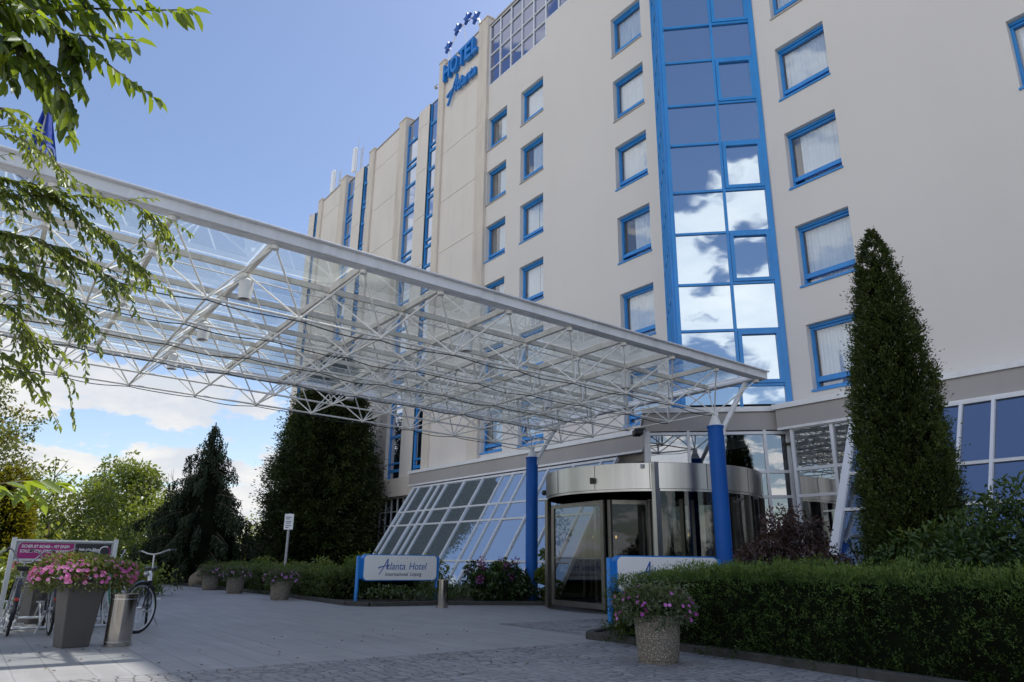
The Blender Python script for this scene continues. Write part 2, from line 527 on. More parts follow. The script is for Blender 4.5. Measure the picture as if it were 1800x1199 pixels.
def meadow():
    t = NT('rough_grass')
    c = t.ramp(t.noise(.5, 6), [(.3, (.045, .06, .018)), (.7, (.10, .12, .035))])
    return t.done(t.pbsdf(c, .95, 0, t.bump(t.noise(20, 4), .6, .03)))
M['meadow'] = meadow()

# ------------------------------------------------------------------ foliage (real leaf-sized faces)
TPL = {
    'diamond': (np.array([(0, 0, 0), (.45, .5, .08), (1, 0, 0), (.45, -.5, .08)]), np.array([(0, 3, 2, 1)])),
    'leaf': (np.array([(0, 0, 0), (.32, .5, .10), (.72, .36, .06), (1, 0, -.10), (.72, -.36, .06), (.32, -.5, .10)]),
             np.array([(0, 3, 2, 1), (0, 5, 4, 3)])),
    'petal': (np.array([(0, 0, 0), (.55, .5, .18), (1, .22, .12), (1, -.22, .12), (.55, -.5, .18)]), np.array([(0, 4, 2, 1), (4, 3, 2, 4)])),
}
TPL['petal'] = (np.array([(0, 0, 0), (.7, .5, .15), (1, 0, .1), (.7, -.5, .15)]), np.array([(0, 3, 2, 1)]))
def unit(a):
    return a / np.maximum(np.linalg.norm(a, axis=-1, keepdims=True), 1e-9)
def rand_dirs(n):
    return unit(NR.normal(size=(n, 3)))
def foliage(name, pos, d, nrm, L, W, tone, mat, parent=None, tpl='diamond', kind=None):
    tv, tf = TPL[tpl]
    n = len(pos)
    d = unit(np.asarray(d, float))
    nrm = np.asarray(nrm, float)
    s = unit(np.cross(nrm, d))
    nn = np.cross(d, s)
    L = np.broadcast_to(np.asarray(L, float), (n,))
    W = np.broadcast_to(np.asarray(W, float), (n,))
    V = (pos[:, None, :] + tv[None, :, :1] * (d * L[:, None])[:, None, :] + tv[None, :, 1:2] * (s * W[:, None])[:, None, :]
         + tv[None, :, 2:3] * (nn * L[:, None])[:, None, :])
    k = len(tv)
    F = (tf[None] + (np.arange(n) * k)[:, None, None]).reshape(-1, 4)
    V = V.reshape(-1, 3)
    me = bpy.data.meshes.new(name)
    me.vertices.add(len(V))
    me.vertices.foreach_set('co', V.astype(np.float32).ravel())
    me.loops.add(F.size)
    me.loops.foreach_set('vertex_index', F.astype(np.int32).ravel())
    me.polygons.add(len(F))
    me.polygons.foreach_set('loop_start', np.arange(0, F.size, 4, dtype=np.int32))
    me.update(calc_edges=True)
    at = me.attributes.new('tone', 'FLOAT', 'POINT')
    at.data.foreach_set('value', np.repeat(np.clip(tone, 0, 1), k).astype(np.float32))
    me.materials.append(mat)
    o = bpy.data.objects.new(name, me)
    link(o, parent)
    if kind: o['kind'] = kind
    return o
class Cloud:
    """collects leaves, then builds them as one mesh"""
    def __init__(s): s.p, s.d, s.n, s.L, s.W, s.t = [], [], [], [], [], []
    def add(s, p, d, n, L, W, t):
        m = len(p)
        s.p.append(np.asarray(p, float)); s.d.append(np.asarray(d, float)); s.n.append(np.asarray(n, float))
        for lst, v in ((s.L, L), (s.W, W), (s.t, t)): lst.append(np.broadcast_to(np.asarray(v, float), (m,)))
    def build(s, name, mat, parent=None, tpl='diamond', kind=None):
        c = np.concatenate
        return foliage(name, c(s.p), c(s.d), c(s.n), c(s.L), c(s.W), c(s.t), mat, parent, tpl, kind)
def waves(k=7, f=3.0, rng=NR):
    ph, fx, fz, am = rng.uniform(0, 6.28, k), rng.integers(1, 6, k), rng.normal(0, f, k), rng.uniform(.4, 1, k)
    return lambda az, z: sum(am[i] * np.cos(fx[i] * az + fz[i] * z + ph[i]) for i in range(k)) / am.sum()
def conifer(cl, h, prof, n, L, W, rough=.12, droop=-.2, z0=0., c=(0, 0), f=3.0, inner=.7, fan=.5, gapthr=None):
    """dense conifer crown of sprays on a lumpy surface; prof(t) gives the radius at height share t"""
    lump, tone_w, fine = waves(8, f), waves(9, f * 1.6), waves(10, f * 4)
    t = NR.uniform(0, 1, n * 2)
    rr = prof(t)
    keep = NR.uniform(0, 1, n * 2) < (rr / rr.max()) * .93 + .07
    t, rr = t[keep][:n], rr[keep][:n]
    m = len(t)
    az = NR.uniform(0, 2 * math.pi, m)
    z = t * h
    lm = lump(az, z) + .5 * fine(az, z)
    q = np.sqrt(NR.uniform(inner ** 2, 1, m))
    r = rr * (1 + rough * lm * 2) * q
    out = np.stack([np.cos(az), np.sin(az), np.zeros(m)], 1)
    p = out * r[:, None] + np.stack([np.full(m, c[0]), np.full(m, c[1]), z0 + z], 1)
    d = unit(out * 1.0 + np.array([0, 0, 1]) * (droop + NR.normal(0, .45, m))[:, None] + NR.normal(0, fan, (m, 3)))
    nn = unit(out * .4 + np.array([0, 0, 1]) * .8 + NR.normal(0, .5, (m, 3)))
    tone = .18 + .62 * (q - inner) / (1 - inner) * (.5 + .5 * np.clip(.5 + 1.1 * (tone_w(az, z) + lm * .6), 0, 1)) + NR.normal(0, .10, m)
    cl.add(p, d, nn, L * NR.uniform(.6, 1.4, m), W * NR.uniform(.7, 1.3, m), tone)
def tufts(cl, P, A, size, K, L, W, tone, wide=.45, scat=.45):
    """sprays: K leaves fanned out along each tuft axis A, sharing one tone"""
    n = len(P)
    A = unit(A)
    size = np.broadcast_to(size, (n,))
    s_ = NR.uniform(0, 1, (n, K, 1))
    off = NR.normal(0, 1, (n, K, 3))
    pos = P[:, None] + A[:, None] * s_ * size[:, None, None] + off * size[:, None, None] * wide * (.25 + .75 * s_) * .5
    d = unit(A[:, None] + off * .45 * wide + NR.normal(0, scat, (n, K, 3)))
    nn = unit(np.cross(A[:, None], NR.normal(0, 1, (n, K, 3))) + .3 * NR.normal(0, 1, (n, K, 3)))
    t = np.broadcast_to(tone, (n,))[:, None] + .22 * (s_[:, :, 0] - .5) + NR.normal(0, .07, (n, K))
    m = n * K
    cl.add(pos.reshape(m, 3), d.reshape(m, 3), nn.reshape(m, 3), L * NR.uniform(.6, 1.35, m), W * NR.uniform(.7, 1.3, m), t.reshape(m))
def tuft_conifer(cl, h, prof, n, size, K, L, W, rough, rise, f=2., inner=.72, z0=0., wide=.45, gap=.0):
    lump, tone_w, fine = waves(8, f), waves(9, f * 1.5), waves(10, f * 3.5)
    t = NR.uniform(0, 1, n * 3)
    rr = prof(t)
    keep = NR.uniform(0, 1, n * 3) < (rr / rr.max()) * .9 + .1
    t, rr = t[keep][:n], rr[keep][:n]
    m = len(t)
    az = NR.uniform(0, 2 * math.pi, m)
    z = t * h
    lm = lump(az, z) + .6 * fine(az, z)
    ok = fine(az * 1.0, z * 1.7) > gap - 1
    q = np.sqrt(NR.uniform(inner ** 2, 1, m))
    r = rr * (1 + rough * lm * 2) * q
    out = np.stack([np.cos(az), np.sin(az), np.zeros(m)], 1)
    p = out * r[:, None] + np.stack([np.zeros(m), np.zeros(m), z0 + z], 1)
    A = out + np.array([0, 0, 1.]) * (rise + NR.normal(0, .3, m))[:, None] + NR.normal(0, .25, (m, 3))
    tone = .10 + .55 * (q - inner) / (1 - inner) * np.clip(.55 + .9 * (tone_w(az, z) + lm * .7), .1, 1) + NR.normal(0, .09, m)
    sz = size * NR.uniform(.6, 1.4, m) * np.clip(rr / rr.max() + .35, .4, 1)
    tufts(cl, p[ok], A[ok], sz[ok], K, L, W, tone[ok], wide)
def blob_crown(cl, blobs, per, L, W, tone0=.45, spread=.9, hang=.25, up=.35):
    """broadleaf crown: leaves through the shells of many small clumps"""
    for (cx, cy, cz, r) in blobs:
        n = max(6, int(per * r * r))
        u = rand_dirs(n)
        q = NR.uniform(.45, 1.08, n) ** .7
        p = u * (r * q)[:, None] * np.array([1, 1, .8]) + np.array([cx, cy, cz])
        d = unit(u * .6 + NR.normal(0, .6, (n, 3)) + np.array([0, 0, -hang]))
        nn = unit(NR.normal(0, .7, (n, 3)) + np.array([0, 0, .9]))
        b = NR.normal(0, .10)
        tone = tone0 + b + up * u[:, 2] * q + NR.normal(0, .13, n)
        cl.add(p, d, nn, L * NR.uniform(.65, 1.35, n), W * NR.uniform(.7, 1.3, n), tone)
def blob_set(n, rx, ry, rz, zc, r0, r1, skew=0.):
    out = []
    for i in range(n):
        u = rand_dirs(1)[0]
        q = NR.uniform(.25, 1) ** .5
        r = NR.uniform(r0, r1)
        out.append((u[0] * q * (rx - r * .5), u[1] * q * (ry - r * .5), zc + u[2] * q * (rz - r * .5) + skew * u[0], r))
    return out
def tree_wood(root, h, r, limbs, crown_r, mat='bark', lean=(0, 0), start=.3):
    t = MB()
    pts = [(lean[0] * k / 6 + R.uniform(-.03, .03) * h * .3, lean[1] * k / 6 + R.uniform(-.03, .03) * h * .3, h * k / 6 - .05) for k in range(7)]
    pts[0] = (0, 0, -.1)
    t.path(pts, r, 8, r * .35)
    for k in range(limbs):
        s = start + (1 - start) * k / limbs
        i = min(int(s * 6), 5)
        a = Vector(pts[i]).lerp(Vector(pts[i + 1]), s * 6 - i)
        az = k * 2.4 + R.uniform(-.4, .4)
        L = crown_r * R.uniform(.6, .95) * (1.1 - .5 * s)
        mid = a + Vector((math.cos(az) * L * .5, math.sin(az) * L * .5, L * .30))
        end = a + Vector((math.cos(az) * L, math.sin(az) * L, L * R.uniform(.3, .75)))
        t.path([a, mid, end], r * .38 * (1.1 - s * .6), 6, r * .08)
        for j in range(2):
            e2 = mid + Vector((R.uniform(-1, 1), R.uniform(-1, 1), R.uniform(.2, 1))) * L * .4
            t.path([mid, e2], r * .16, 5, r * .05)
    return obj('trunk', t, M[mat], root, smooth=50)

# ------------------------------------------------------------------ ground
g = MB()
n = 24
ring = [(0, 0, 0)]
gv, gf = [(0, 0, -.03)], []
for j, rr in enumerate((30, 80, 250, 900)):
    for k in range(n):
        a = 2 * math.pi * k / n
        gv.append((rr * math.cos(a) - 15, rr * math.sin(a) + 4, -.03))
for k in range(n):
    gf.append((0, 1 + k, 1 + (k + 1) % n))
for j in range(3):
    for k in range(n):
        a, b = 1 + j * n + k, 1 + j * n + (k + 1) % n
        gf.append((a, a + n, b + n, b))
g.add(gv, gf)
struct(obj('ground', g, M['meadow']))

kerbL = [(-29.2, 6.2), (-23.2, 6.42), (-19.7, 6.78), (-15.83, 6.66), (-14.6, 6.62), (-14.1, 6.9), (-13.98, 7.5), (-13.9, 8.4), (-13.45, 9.4), (-12.95, 10.5)]
kerbR = [(3.0, 5.9), (-1.0, 6.15), (-3.6, 6.38), (-4.9, 6.52), (-6.7, 6.54), (-7.15, 6.52), (-7.3, 6.7), (-7.6, 7.3), (-8.1, 8.3), (-9.0, 9.7), (-9.35, 10.2)]
def sheet(name, poly, z, m):
    mb = MB()
    mb.add([(x, y, z) for x, y in poly], [tuple(range(len(poly)))])
    return struct(obj(name, mb, M[m]))
XC = -6.85
# slabs up to the boundary with the setts, running to the kerbs and the entrance
sheet('paving', [(XC, -14), (XC, 13.3), (-14.5, 13.3), (-14.0, 10.2)] + [(x, y) for x, y in reversed(kerbL[:9])] + [(-29.4, 6.2), (-26.7, 5.3), (-18.2, .9), (-14.6, .2), (-14.6, -14)], 0.0, 'slabs')
sheet('setts', [(16, -14), (16, 8), (-9.5, 12.0), (-9.5, 6.8), (XC - .02, 6.8), (XC - .02, -14)], 0.004, 'setts')
sheet('bounce_ground', [(120, -14.1), (-120, -14.1), (-120, -160), (120, -160)], -.01, 'bounce_pale')  # unseen sheet behind the viewer, added to bounce sunlight onto the facade
k = MB()
for ln in (kerbL, kerbR):
    for a, b in zip(ln[:-1], ln[1:]):
        k.bar((a[0], a[1], .0), (b[0], b[1], .0), .10, .17)
struct(obj('kerb', k, M['kerb'], bevel=.012))
bedL = kerbL + [(-13.2, 11.2), (-13.6, 13.5), (-40, 13.5), (-40, 6.2)]
bedR = kerbR + [(-9.0, 11.0), (-8.4, 13.5), (3, 13.5)]
sheet('planting_bed', bedL, .05, 'soil')
sheet('planting_bed', bedR, .05, 'soil')

# ------------------------------------------------------------------ hotel building
FLOORS = [19.90, 17.55, 15.21, 12.88, 10.53, 8.15, 5.83]   # window head heights
YW, XL, XR = 13.75, -39.8, 14.0
hotel = thing('hotel_building', 'large cream hotel building with blue framed windows, stair glazing and sloped ground floor glass', 'hotel', (-15, 13.75, 0), world=True)

def wall_grid(mb, x0, x1, z0, z1, Y, holes, depth):
    xs = sorted({x0, x1, *[h[0] for h in holes], *[h[1] for h in holes]})
    zs = sorted({z0, z1, *[h[2] for h in holes], *[h[3] for h in holes]})
    for i in range(len(xs) - 1):
        for j in range(len(zs) - 1):
            cx, cz = (xs[i] + xs[i + 1]) / 2, (zs[j] + zs[j + 1]) / 2
            if any(h[0] < cx < h[1] and h[2] < cz < h[3] for h in holes): continue
            mb.quad((xs[i], Y, zs[j]), (xs[i + 1], Y, zs[j]), (xs[i + 1], Y, zs[j + 1]), (xs[i], Y, zs[j + 1]))
    for a, b, c, d in holes:
        Z = Y + depth
        mb.quad((a, Y, d), (b, Y, d), (b, Z, d), (a, Z, d))
        mb.quad((a, Z, c), (b, Z, c), (b, Y, c), (a, Y, c))
        mb.quad((a, Y, c), (a, Y, d), (a, Z, d), (a, Z, c))
        mb.quad((b, Z, c), (b, Z, d), (b, Y, d), (b, Y, c))

WINX = {'A': (-20.42, -19.17), 'B': (-18.29, -16.99), 'C': (-13.55, -12.29), 'D': (-8.05, -6.80), 'E': (-3.45, -2.20), 'F': (1.20, 2.45)}
WH = 1.45
wins = []
for c, (a, b) in WINX.items():
    for zt in FLOORS + [22.2]:
        if c in 'ABC' and zt > 18: continue
        wins.append((c, a, b, zt - WH, zt))
ROOF_R = 24.6
wallm = MB()
holes = [(a, b, c, d) for _, a, b, c, d in wins]
# roof-level grid glazing cut-outs (stepped)
CELL = .72
gx0, gz0 = -20.42, 19.10
grid_hole = [(gx0, gx0 + 5 * CELL, gz0, gz0 + 4 * CELL), (gx0 + 5 * CELL, gx0 + 10 * CELL, gz0 + CELL, gz0 + 4 * CELL)]
wallm2 = MB()
wall_grid(wallm2, -20.45, -12.1, 3.4, gz0 + 4 * CELL, YW, [h for h in holes if h[0] < -12.2 and h[3] < 19] + grid_hole, .24)
wall_grid(wallm, -12.1, -8.6, 3.4, ROOF_R - 2.62, YW, [], .24)
wall_grid(wallm, -8.6, XR, 3.4, ROOF_R - 2.62, YW, [h for h in holes if h[0] > -8.6 and h[3] < ROOF_R - 2.8], .24)
wallm.v += []
o_ = len(wallm.v)
wallm.add(wallm2.v, wallm2.f)
TOPZ = ROOF_R - 2.62
wallm.box(-20.45, XR, YW, YW + .35, TOPZ, TOPZ + .02)
wallm.quad((XR, YW, 0), (XR, 26, 0), (XR, 26, TOPZ), (XR, YW, TOPZ))
wallm.quad((XR, 26, 0), (XL, 26, 0), (XL, 26, 21.2), (XR, 26, 21.2))
wall = obj('wall', wallm, M['wall'], hotel)
core = MB()
core.box(XL + .2, -20.6, YW + .95, 25.9, 0.0, 20.9)
core.box(-20.6, XR - .1, YW + .85, 25.9, 3.3, TOPZ - .1)
core.box(-20.45, -15.0, YW + .5, YW + .85, 3.5, TOPZ - .2)
core.box(-15.0, -12.0, YW + .5, YW + .85, 3.5, TOPZ - .2)
core.box(-8.4, XR - .1, YW + .5, YW + .85, 3.5, TOPZ - .2)
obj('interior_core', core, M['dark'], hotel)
rf = MB()
rf.box(-20.45, XR, YW + .02, 26, TOPZ - .05, TOPZ + .06)
rf.box(XL, -20.45, YW + .1, 26, 20.85, 21.02)
obj('roof', rf, M['roofdark'], hotel)

# --- windows
def make_window(c, a, b, z0, z1, seed):
    rr = random.Random(seed)
    Y = YW + .16
    f = MB()
    w = .052
    f.box(a, a + w, Y, Y + .08, z0, z1 - .01)
    f.box(b - w, b, Y, Y + .08, z0, z1 - .01)
    f.box(a + w, b - w, Y, Y + .08, z1 - .10, z1 - .01)
    f.box(a + w, b - w, Y + .005, Y + .075, z0 + .22, z0 + .32)
    f.box(a + w, b - w, Y - .03, Y, z0 + .20, z0 + .27)
    f.box(a + w, b - w, Y, Y + .08, z0 + .02, z0 + .10)
    f.box(a, b, Y - .05, Y + .02, z1 - .055, z1 - .005)
    win = obj('window', f, M['blue'], hotel)
    pn = MB()
    jx = rr.uniform(-.006, .006)
    pn.quad((a + w, Y + .045, z0 + .3), (b - w, Y + .045 + jx, z0 + .3), (b - w, Y + .045 + jx, z1 - .1), (a + w, Y + .045, z1 - .1))
    pn.quad((a + w, Y + .05, z0 + .09), (b - w, Y + .05, z0 + .09), (b - w, Y + .05, z0 + .23), (a + w, Y + .05, z0 + .23))
    obj('pane', pn, M['pane'], win)
    cm = MB()
    spans = [(a + w, b - w)]
    if c == 'A': spans = [(a + .50, b - w)]
    elif rr.random() < .16: spans = [(a + w + rr.uniform(.15, .4), b - w)]
    elif rr.random() < .35: m_ = a + (b - a) * rr.uniform(.4, .62); spans = [(a + w, m_ - .012), (m_ + .012, b - w)]
    for s0, s1 in spans:
        nn = max(8, int((s1 - s0) / .018))
        ph = rr.uniform(0, 6)
        fr = rr.uniform(60, 80)
        top, bot = [], []
        for i in range(nn + 1):
            x = s0 + (s1 - s0) * i / nn
            y = Y + .16 + .022 * math.sin(fr * (x - s0) + ph) + .012 * math.sin(fr * .37 * (x - s0) + ph * 2)
            top.append((x, Y + .16 + .3 * (y - Y - .16), z1 - .08))
            bot.append((x, y, z0 + .1))
        cm.add(top + bot, [(i, i + nn + 1, i + nn + 2, i + 1) for i in range(nn)])
    obj('curtain', cm, M['curtain'], win, smooth=60)
    s = MB()
    s.box(a - .02, b + .02, YW - .035, Y, z0 - .025, z0 + .015)
    obj('sill', s, M['blue'] if z0 < 12 else M['fascia'], win)
for k_, (c, a, b, z0, z1) in enumerate(wins):
    if z1 > TOPZ - .1: continue
    make_window(c, a, b, z0, z1, k_)

# --- left wing: projecting piers, blank panels and window strips
ZR = 21.2
def pier(x0, x1, z0, z1, out=.13):
    m = MB()
    m.box(x0, x1, YW - out, YW + .4, z0, z1)
    m.box(x0 - .03, x1 + .03, YW - out - .03, YW + .4, z1, z1 + .07)
    zz = 3.55
    for z in (5.83 - .12, 8.15 - .12, 10.53 - .12, 12.88 - .12, 15.21, 17.55, 19.95):
        if z0 + .4 < z < z1 - .3: m.box(x0 - .008, x1 + .008, YW - out - .006, YW, z - .012, z + .012)
    return obj('pier', m, M['pier'], hotel, bevel=.015)
def blank(x0, x1, z0, z1, Y):
    m = MB()
    zs = [z0] + [z + .1 for z in sorted(FLOORS) if z0 + .4 < z + .1 < z1 - .3] + [z1]
    for a, b in zip(zs[:-1], zs[1:]):
        m.box(x0, x1, Y, Y + .35, a + .012, b - .012)
    m.box(x0, x1, Y + .03, Y + .34, z0 + .02, z1 - .02)
    return obj('blank_panel', m, M['panel'], hotel)
def strip(x0, x1, z0, z1):
    Y = YW + .06
    f = MB()
    f.box(x0, x0 + .05, Y - .03, Y + .08, z0, z1)
    f.box(x1 - .05, x1, Y - .03, Y + .08, z0, z1)
    for zt in FLOORS:
        for dz, h in ((-.05, .11), (-1.16, .07), (-1.46, .11)):
            z = zt + dz
            if z0 < z < z1 - .1: f.box(x0 + .05, x1 - .05, Y - .03, Y + .07, z - h / 2, z + h / 2)
    w = obj('window_strip', f, M['blue'], hotel)
    zs = [z0] + [q for zt in sorted(FLOORS) for q in (zt - 1.46, zt - .05) if z0 + .2 < q < z1 - .2] + [z1]
    g1 = MB()
    for a, b in zip(zs[:-1], zs[1:]):
        j, j2 = R.uniform(-.006, .006), R.uniform(-.006, .006)
        g1.quad((x0 + .05, Y + .02 + j, a), (x1 - .03, Y + .02 - j, a), (x1 - .03, Y + .02 - j + j2, b), (x0 + .05, Y + .02 + j + j2, b))
    obj('pane', g1, M['strip_glass'], w)
Z0 = 4.05
for x0, x1, zt in ((-24.30, -23.85, 22.45), (-21.10, -20.45, 22.45), (-28.0, -27.3, ZR + .1), (-31.3, -30.72, ZR + .1), (-35.0, -34.2, ZR + .1), (-38.2, -37.62, ZR + .1)):
    pier(x0, x1, Z0 - .25 if x0 < -26 else 3.5, zt)
for x0, x1, zt in ((-23.85, -21.10, 22.25), (-30.72, -28.0, ZR), (-37.62, -35.0, ZR)):
    blank(x0, x1, 3.9, zt, YW - .02)
for x0, x1 in ((-26.15, -25.18), (-33.15, -32.1), (-39.8, -38.9)):
    blank(x0, x1, 3.9, ZR - .25, YW - .05)
for x0, x1 in ((-25.18, -24.30), (-27.3, -26.15), (-32.1, -31.3), (-34.2, -33.15), (-38.9, -38.2)):
    strip(x0, x1, 4.0, ZR - .32)
lw = MB()
lw.box(XL, -20.45, YW + .3, YW + .5, 0, 20.9)
lw.quad((XL - .004, YW - .05, 0), (XL - .004, 26, 0), (XL - .004, 26, 21.2), (XL - .004, YW - .05, 21.2))
obj('end_wall', lw, M['panel'], hotel)
for x0, x1, y_, z0, z1 in ((-30.72, -28.0, .06, ZR, ZR + .05), (-37.62, -35.0, .06, ZR, ZR + .05), (-23.85, -21.10, .06, 22.25, 22.31), (-20.45, -2.45, .03, TOPZ + .062, TOPZ + .11)):
    cp_ = MB(); cp_.box(x0, x1, YW - y_, YW + .3, z0, z1)
    obj('coping', cp_, M['fascia'], hotel)
bs = MB()   # base course under the left wing
bs.box(-28.95, -23.9, YW - .16, YW + .3, 3.30, 4.02)
bs.box(-39.8, -28.97, YW - .16, YW + .3, 3.30, 4.02)
obj('base_course', bs, M['pier'], hotel)
# recessed ground-floor windows below it
gw = MB()
for i in range(20):
    x = -33 + i * .5
    gw.box(x - .02, x + .02, YW + .12, YW + .18, .1, 3.3)
for z in (1.4, 2.2, 2.75, 3.28):
    gw.box(-33, -23.5, YW + .125, YW + .175, z - .02, z + .02)
gww = obj('ground_floor_window', gw, M['frame_white'], hotel)
m = MB(); m.quad((-33, YW + .16, 0), (-23.5, YW + .16, 0), (-23.5, YW + .16, 3.3), (-33, YW + .16, 3.3))
obj('pane', m, mirror_glass('low_window_glass', (.30, .33, .40), fac=.6, base=(.01, .012, .016)), gww)

# --- roof-level grid glazing and railings
gz = MB()
Y = YW + .03
for i in range(11):
    x = gx0 + i * CELL
    zb = gz0 if i <= 5 else gz0 + CELL
    gz.box(x - .025, x + .025, Y - .04, Y + .05, zb, gz0 + 4 * CELL)
for j in range(5):
    z = gz0 + j * CELL
    x1 = gx0 + (5 if j == 0 else 10) * CELL
    gz.box(gx0, x1 + .02, Y - .035, Y + .045, z - .022, z + .022)
rg = obj('roof_glazing', gz, M['frame_white'], hotel)
for i in range(10):
    for j in range(4):
        if i >= 5 and j == 0: continue
        p_ = MB()
        x, z = gx0 + i * CELL, gz0 + j * CELL
        a, b = R.uniform(-.004, .004), R.uniform(-.004, .004)
        p_.quad((x, Y + .01 + a, z), (x + CELL, Y + .01 - a, z), (x + CELL, Y + .01 - a + b, z + CELL), (x, Y + .01 + a + b, z + CELL))
        obj('pane', p_, M['roofpane'], rg)
rl = MB()
def rail(x0, x1, z, y=YW + .25):
    for h in (.28, .55):
        rl.tube((x0, y, z + h), (x1, y, z + h), .022, n=6)
    k = int((x1 - x0) / 1.4) + 1
    for i in range(k + 1):
        x = x0 + (x1 - x0) * i / k
        rl.tube((x, y, z), (x, y, z + .55), .018, n=6)
rail(-20.3, -8, TOPZ)
rail(-27.2, -24.4, ZR - .35, YW + .5)
rail(-34.1, -31.4, ZR - .35, YW + .5)
obj('roof_railing', rl, M['alu'], hotel)

# --- stair bay: a prism turned 45 degrees out of the facade
S2 = math.sqrt(.5)
bc = (-10.77, 11.56)
fr = (bc, (S2, S2), (S2, -S2))          # u along the face, w outwards
fr2 = (bc, (-S2, S2), (-S2, -S2))       # the return face
T0_, T1_ = .80, 3.12
trans = [4.2, 4.62, 5.88, 6.99, 8.26, 9.35, 10.63, 11.74, 13.01, 14.08, 15.40, 16.48, 17.75, 18.85, 20.1, 21.2, 22.4]
tf = MB()
tf.fbox(fr, T0_, T0_ + .09, -.12, .06, 4.13, 22.4)
tf.fbox(fr, T1_ - .12, T1_, -.12, .06, 4.13, 22.4)
tf.fbox(fr, 2.04, 2.10, -.10, .05, 4.13, 22.4)
for i, z in enumerate(trans):
    if i: tf.fbox(fr, T0_ + .09, 2.04, -.10, .04, z - .028, z + .028)
    if i: tf.fbox(fr, 2.10, T1_ - .12, -.10, .04, z - .028, z + .028)
# opening sashes in every second right-hand field
def sash(z0, z1):
    tf.fbox(fr, 2.11, 2.19, -.05, .065, z0 + .035, z1 - .035)
    tf.fbox(fr, T1_ - .20, T1_ - .12, -.05, .065, z0 + .035, z1 - .035)
    tf.fbox(fr, 2.19, T1_ - .20, -.05, .065, z1 - .115, z1 - .035)
    tf.fbox(fr, 2.19, T1_ - .20, -.05, .065, z0 + .035, z0 + .115)
for i in range(1, len(trans) - 1, 2): sash(trans[i], trans[i + 1])
u_ret = (T0_ * S2 + bc[0], T0_ * S2 + bc[1])
frr = (u_ret, (-S2, S2), (-S2, -S2))
for a in (0.02, .30, .62, 1.2, 1.8, 2.3):
    tf.fbox(frr, a, a + .06, -.1, .05, 4.13, 22.4)
for z in trans[1:]:
    tf.fbox(frr, .08, 2.3, -.09, .04, z - .03, z + .03)
tower = obj('stair_glazing', tf, M['blue'], hotel)
P2 = lambda f_, u, w, z: (f_[0][0] + f_[1][0] * u + f_[2][0] * w, f_[0][1] + f_[1][1] * u + f_[2][1] * w, z)
for i in range(len(trans) - 1):
    for a, b in ((T0_ + .05, 2.07), (2.07, T1_ - .05)):
        j, j2 = R.uniform(-.006, .006), R.uniform(-.008, .008)
        p_ = MB()
        p_.quad(P2(fr, a, j, trans[i]), P2(fr, b, -j, trans[i]), P2(fr, b, -j + j2, trans[i + 1]), P2(fr, a, j + j2, trans[i + 1]))
        obj('pane', p_, M['tower_glass'], tower)
p_ = MB()
p_.quad(P2(frr, 0, 0, 4.1), P2(frr, 2.4, 0, 4.1), P2(frr, 2.4, 0, 22.4), P2(frr, 0, 0, 22.4))
obj('pane', p_, M['tower_glass'], tower)
tb = MB()
tb.prism([P2(fr, T0_, -.15, 0)[:2], P2(fr, T1_, -.15, 0)[:2], (-8.55, 14.2), (-11.9, 14.2)], 4.1, 22.35)
obj('interior_core', tb, M['dark'], hotel)

# --- fascia band over the ground floor
ZF0, ZF1, YF = 3.64, 4.14, 13.36
fa = MB()
fa.box(-24.65, -11.9, YF, YW + .3, ZF0 - .02, ZF1 - .11)
fa.box(-8.72, XR, YF, YW + .3, ZF0, ZF1 - .11)
fa.prism([bc, P2(fr, 3.03, 0, 0)[:2], (-8.63, 14.0), (-12.9, 14.0), P2(fr2, 2.4, 0, 0)[:2]], ZF0 + .002, ZF1 - .108)
fascia = obj('fascia', fa, M['fascia'], hotel)
ft = MB()
ft.box(-24.70, -11.9, YF - .05, YW + .29, ZF1 - .108, ZF1)
ft.box(-8.78, XR, YF - .05, YW + .29, ZF1 - .106, ZF1 + .002)
b0 = (bc[0] - .05 * 1.414, bc[1])
ft.prism([(bc[0], bc[1] - .07), P2(fr, 3.03, .05, 0)[:2], (-8.7, 13.98), (-12.9, 13.98), P2(fr2, 2.4, .05, 0)[:2]], ZF1 - .104, ZF1 + .004)
ft.box(-24.68, -11.9, YF - .03, YF + .05, ZF0 - .075, ZF0 - .02)
ft.box(-8.7, XR, YF - .03, YF + .05, ZF0 - .05, ZF0)
obj('fascia_trim', ft, M['white'], fascia)

# --- ground-floor glazing of the bay and the flat part beside it
gb = MB()
for u in (.03, .88, 1.55, 2.46, 2.93):
    gb.fbox(fr, u, u + .06, -.10, .02, .05, ZF0)
for z in (.9, 2.25, 2.76, 3.58):
    gb.fbox(fr, .09, 2.93, -.09, .01, z - .03, z + .03)
for x in (-8.42, -7.55, -7.06):
    gb.box(x - .035, x + .035, YF + .02, YF + .1, .05, ZF0)
for z in (.9, 2.23, 2.76, 3.60):
    gb.box(-8.4, -7.03, YF + .025, YF + .095, z - .03, z + .03)
lg = obj('lobby_glazing', gb, M['frame_white'], hotel)
for u0, u1 in ((.06, .91), (.91, 1.58), (1.58, 2.49), (2.49, 2.96)):
    for z0, z1 in ((.05, .9), (.9, 2.25), (2.25, 2.76), (2.76, 3.6)):
        p_ = MB(); j = R.uniform(-.006, .006)
        p_.quad(P2(fr, u0, -.04 + j, z0), P2(fr, u1, -.04 - j, z0), P2(fr, u1, -.04 - j, z1), P2(fr, u0, -.04 + j, z1))
        obj('pane', p_, M['lobby_glass'], lg)
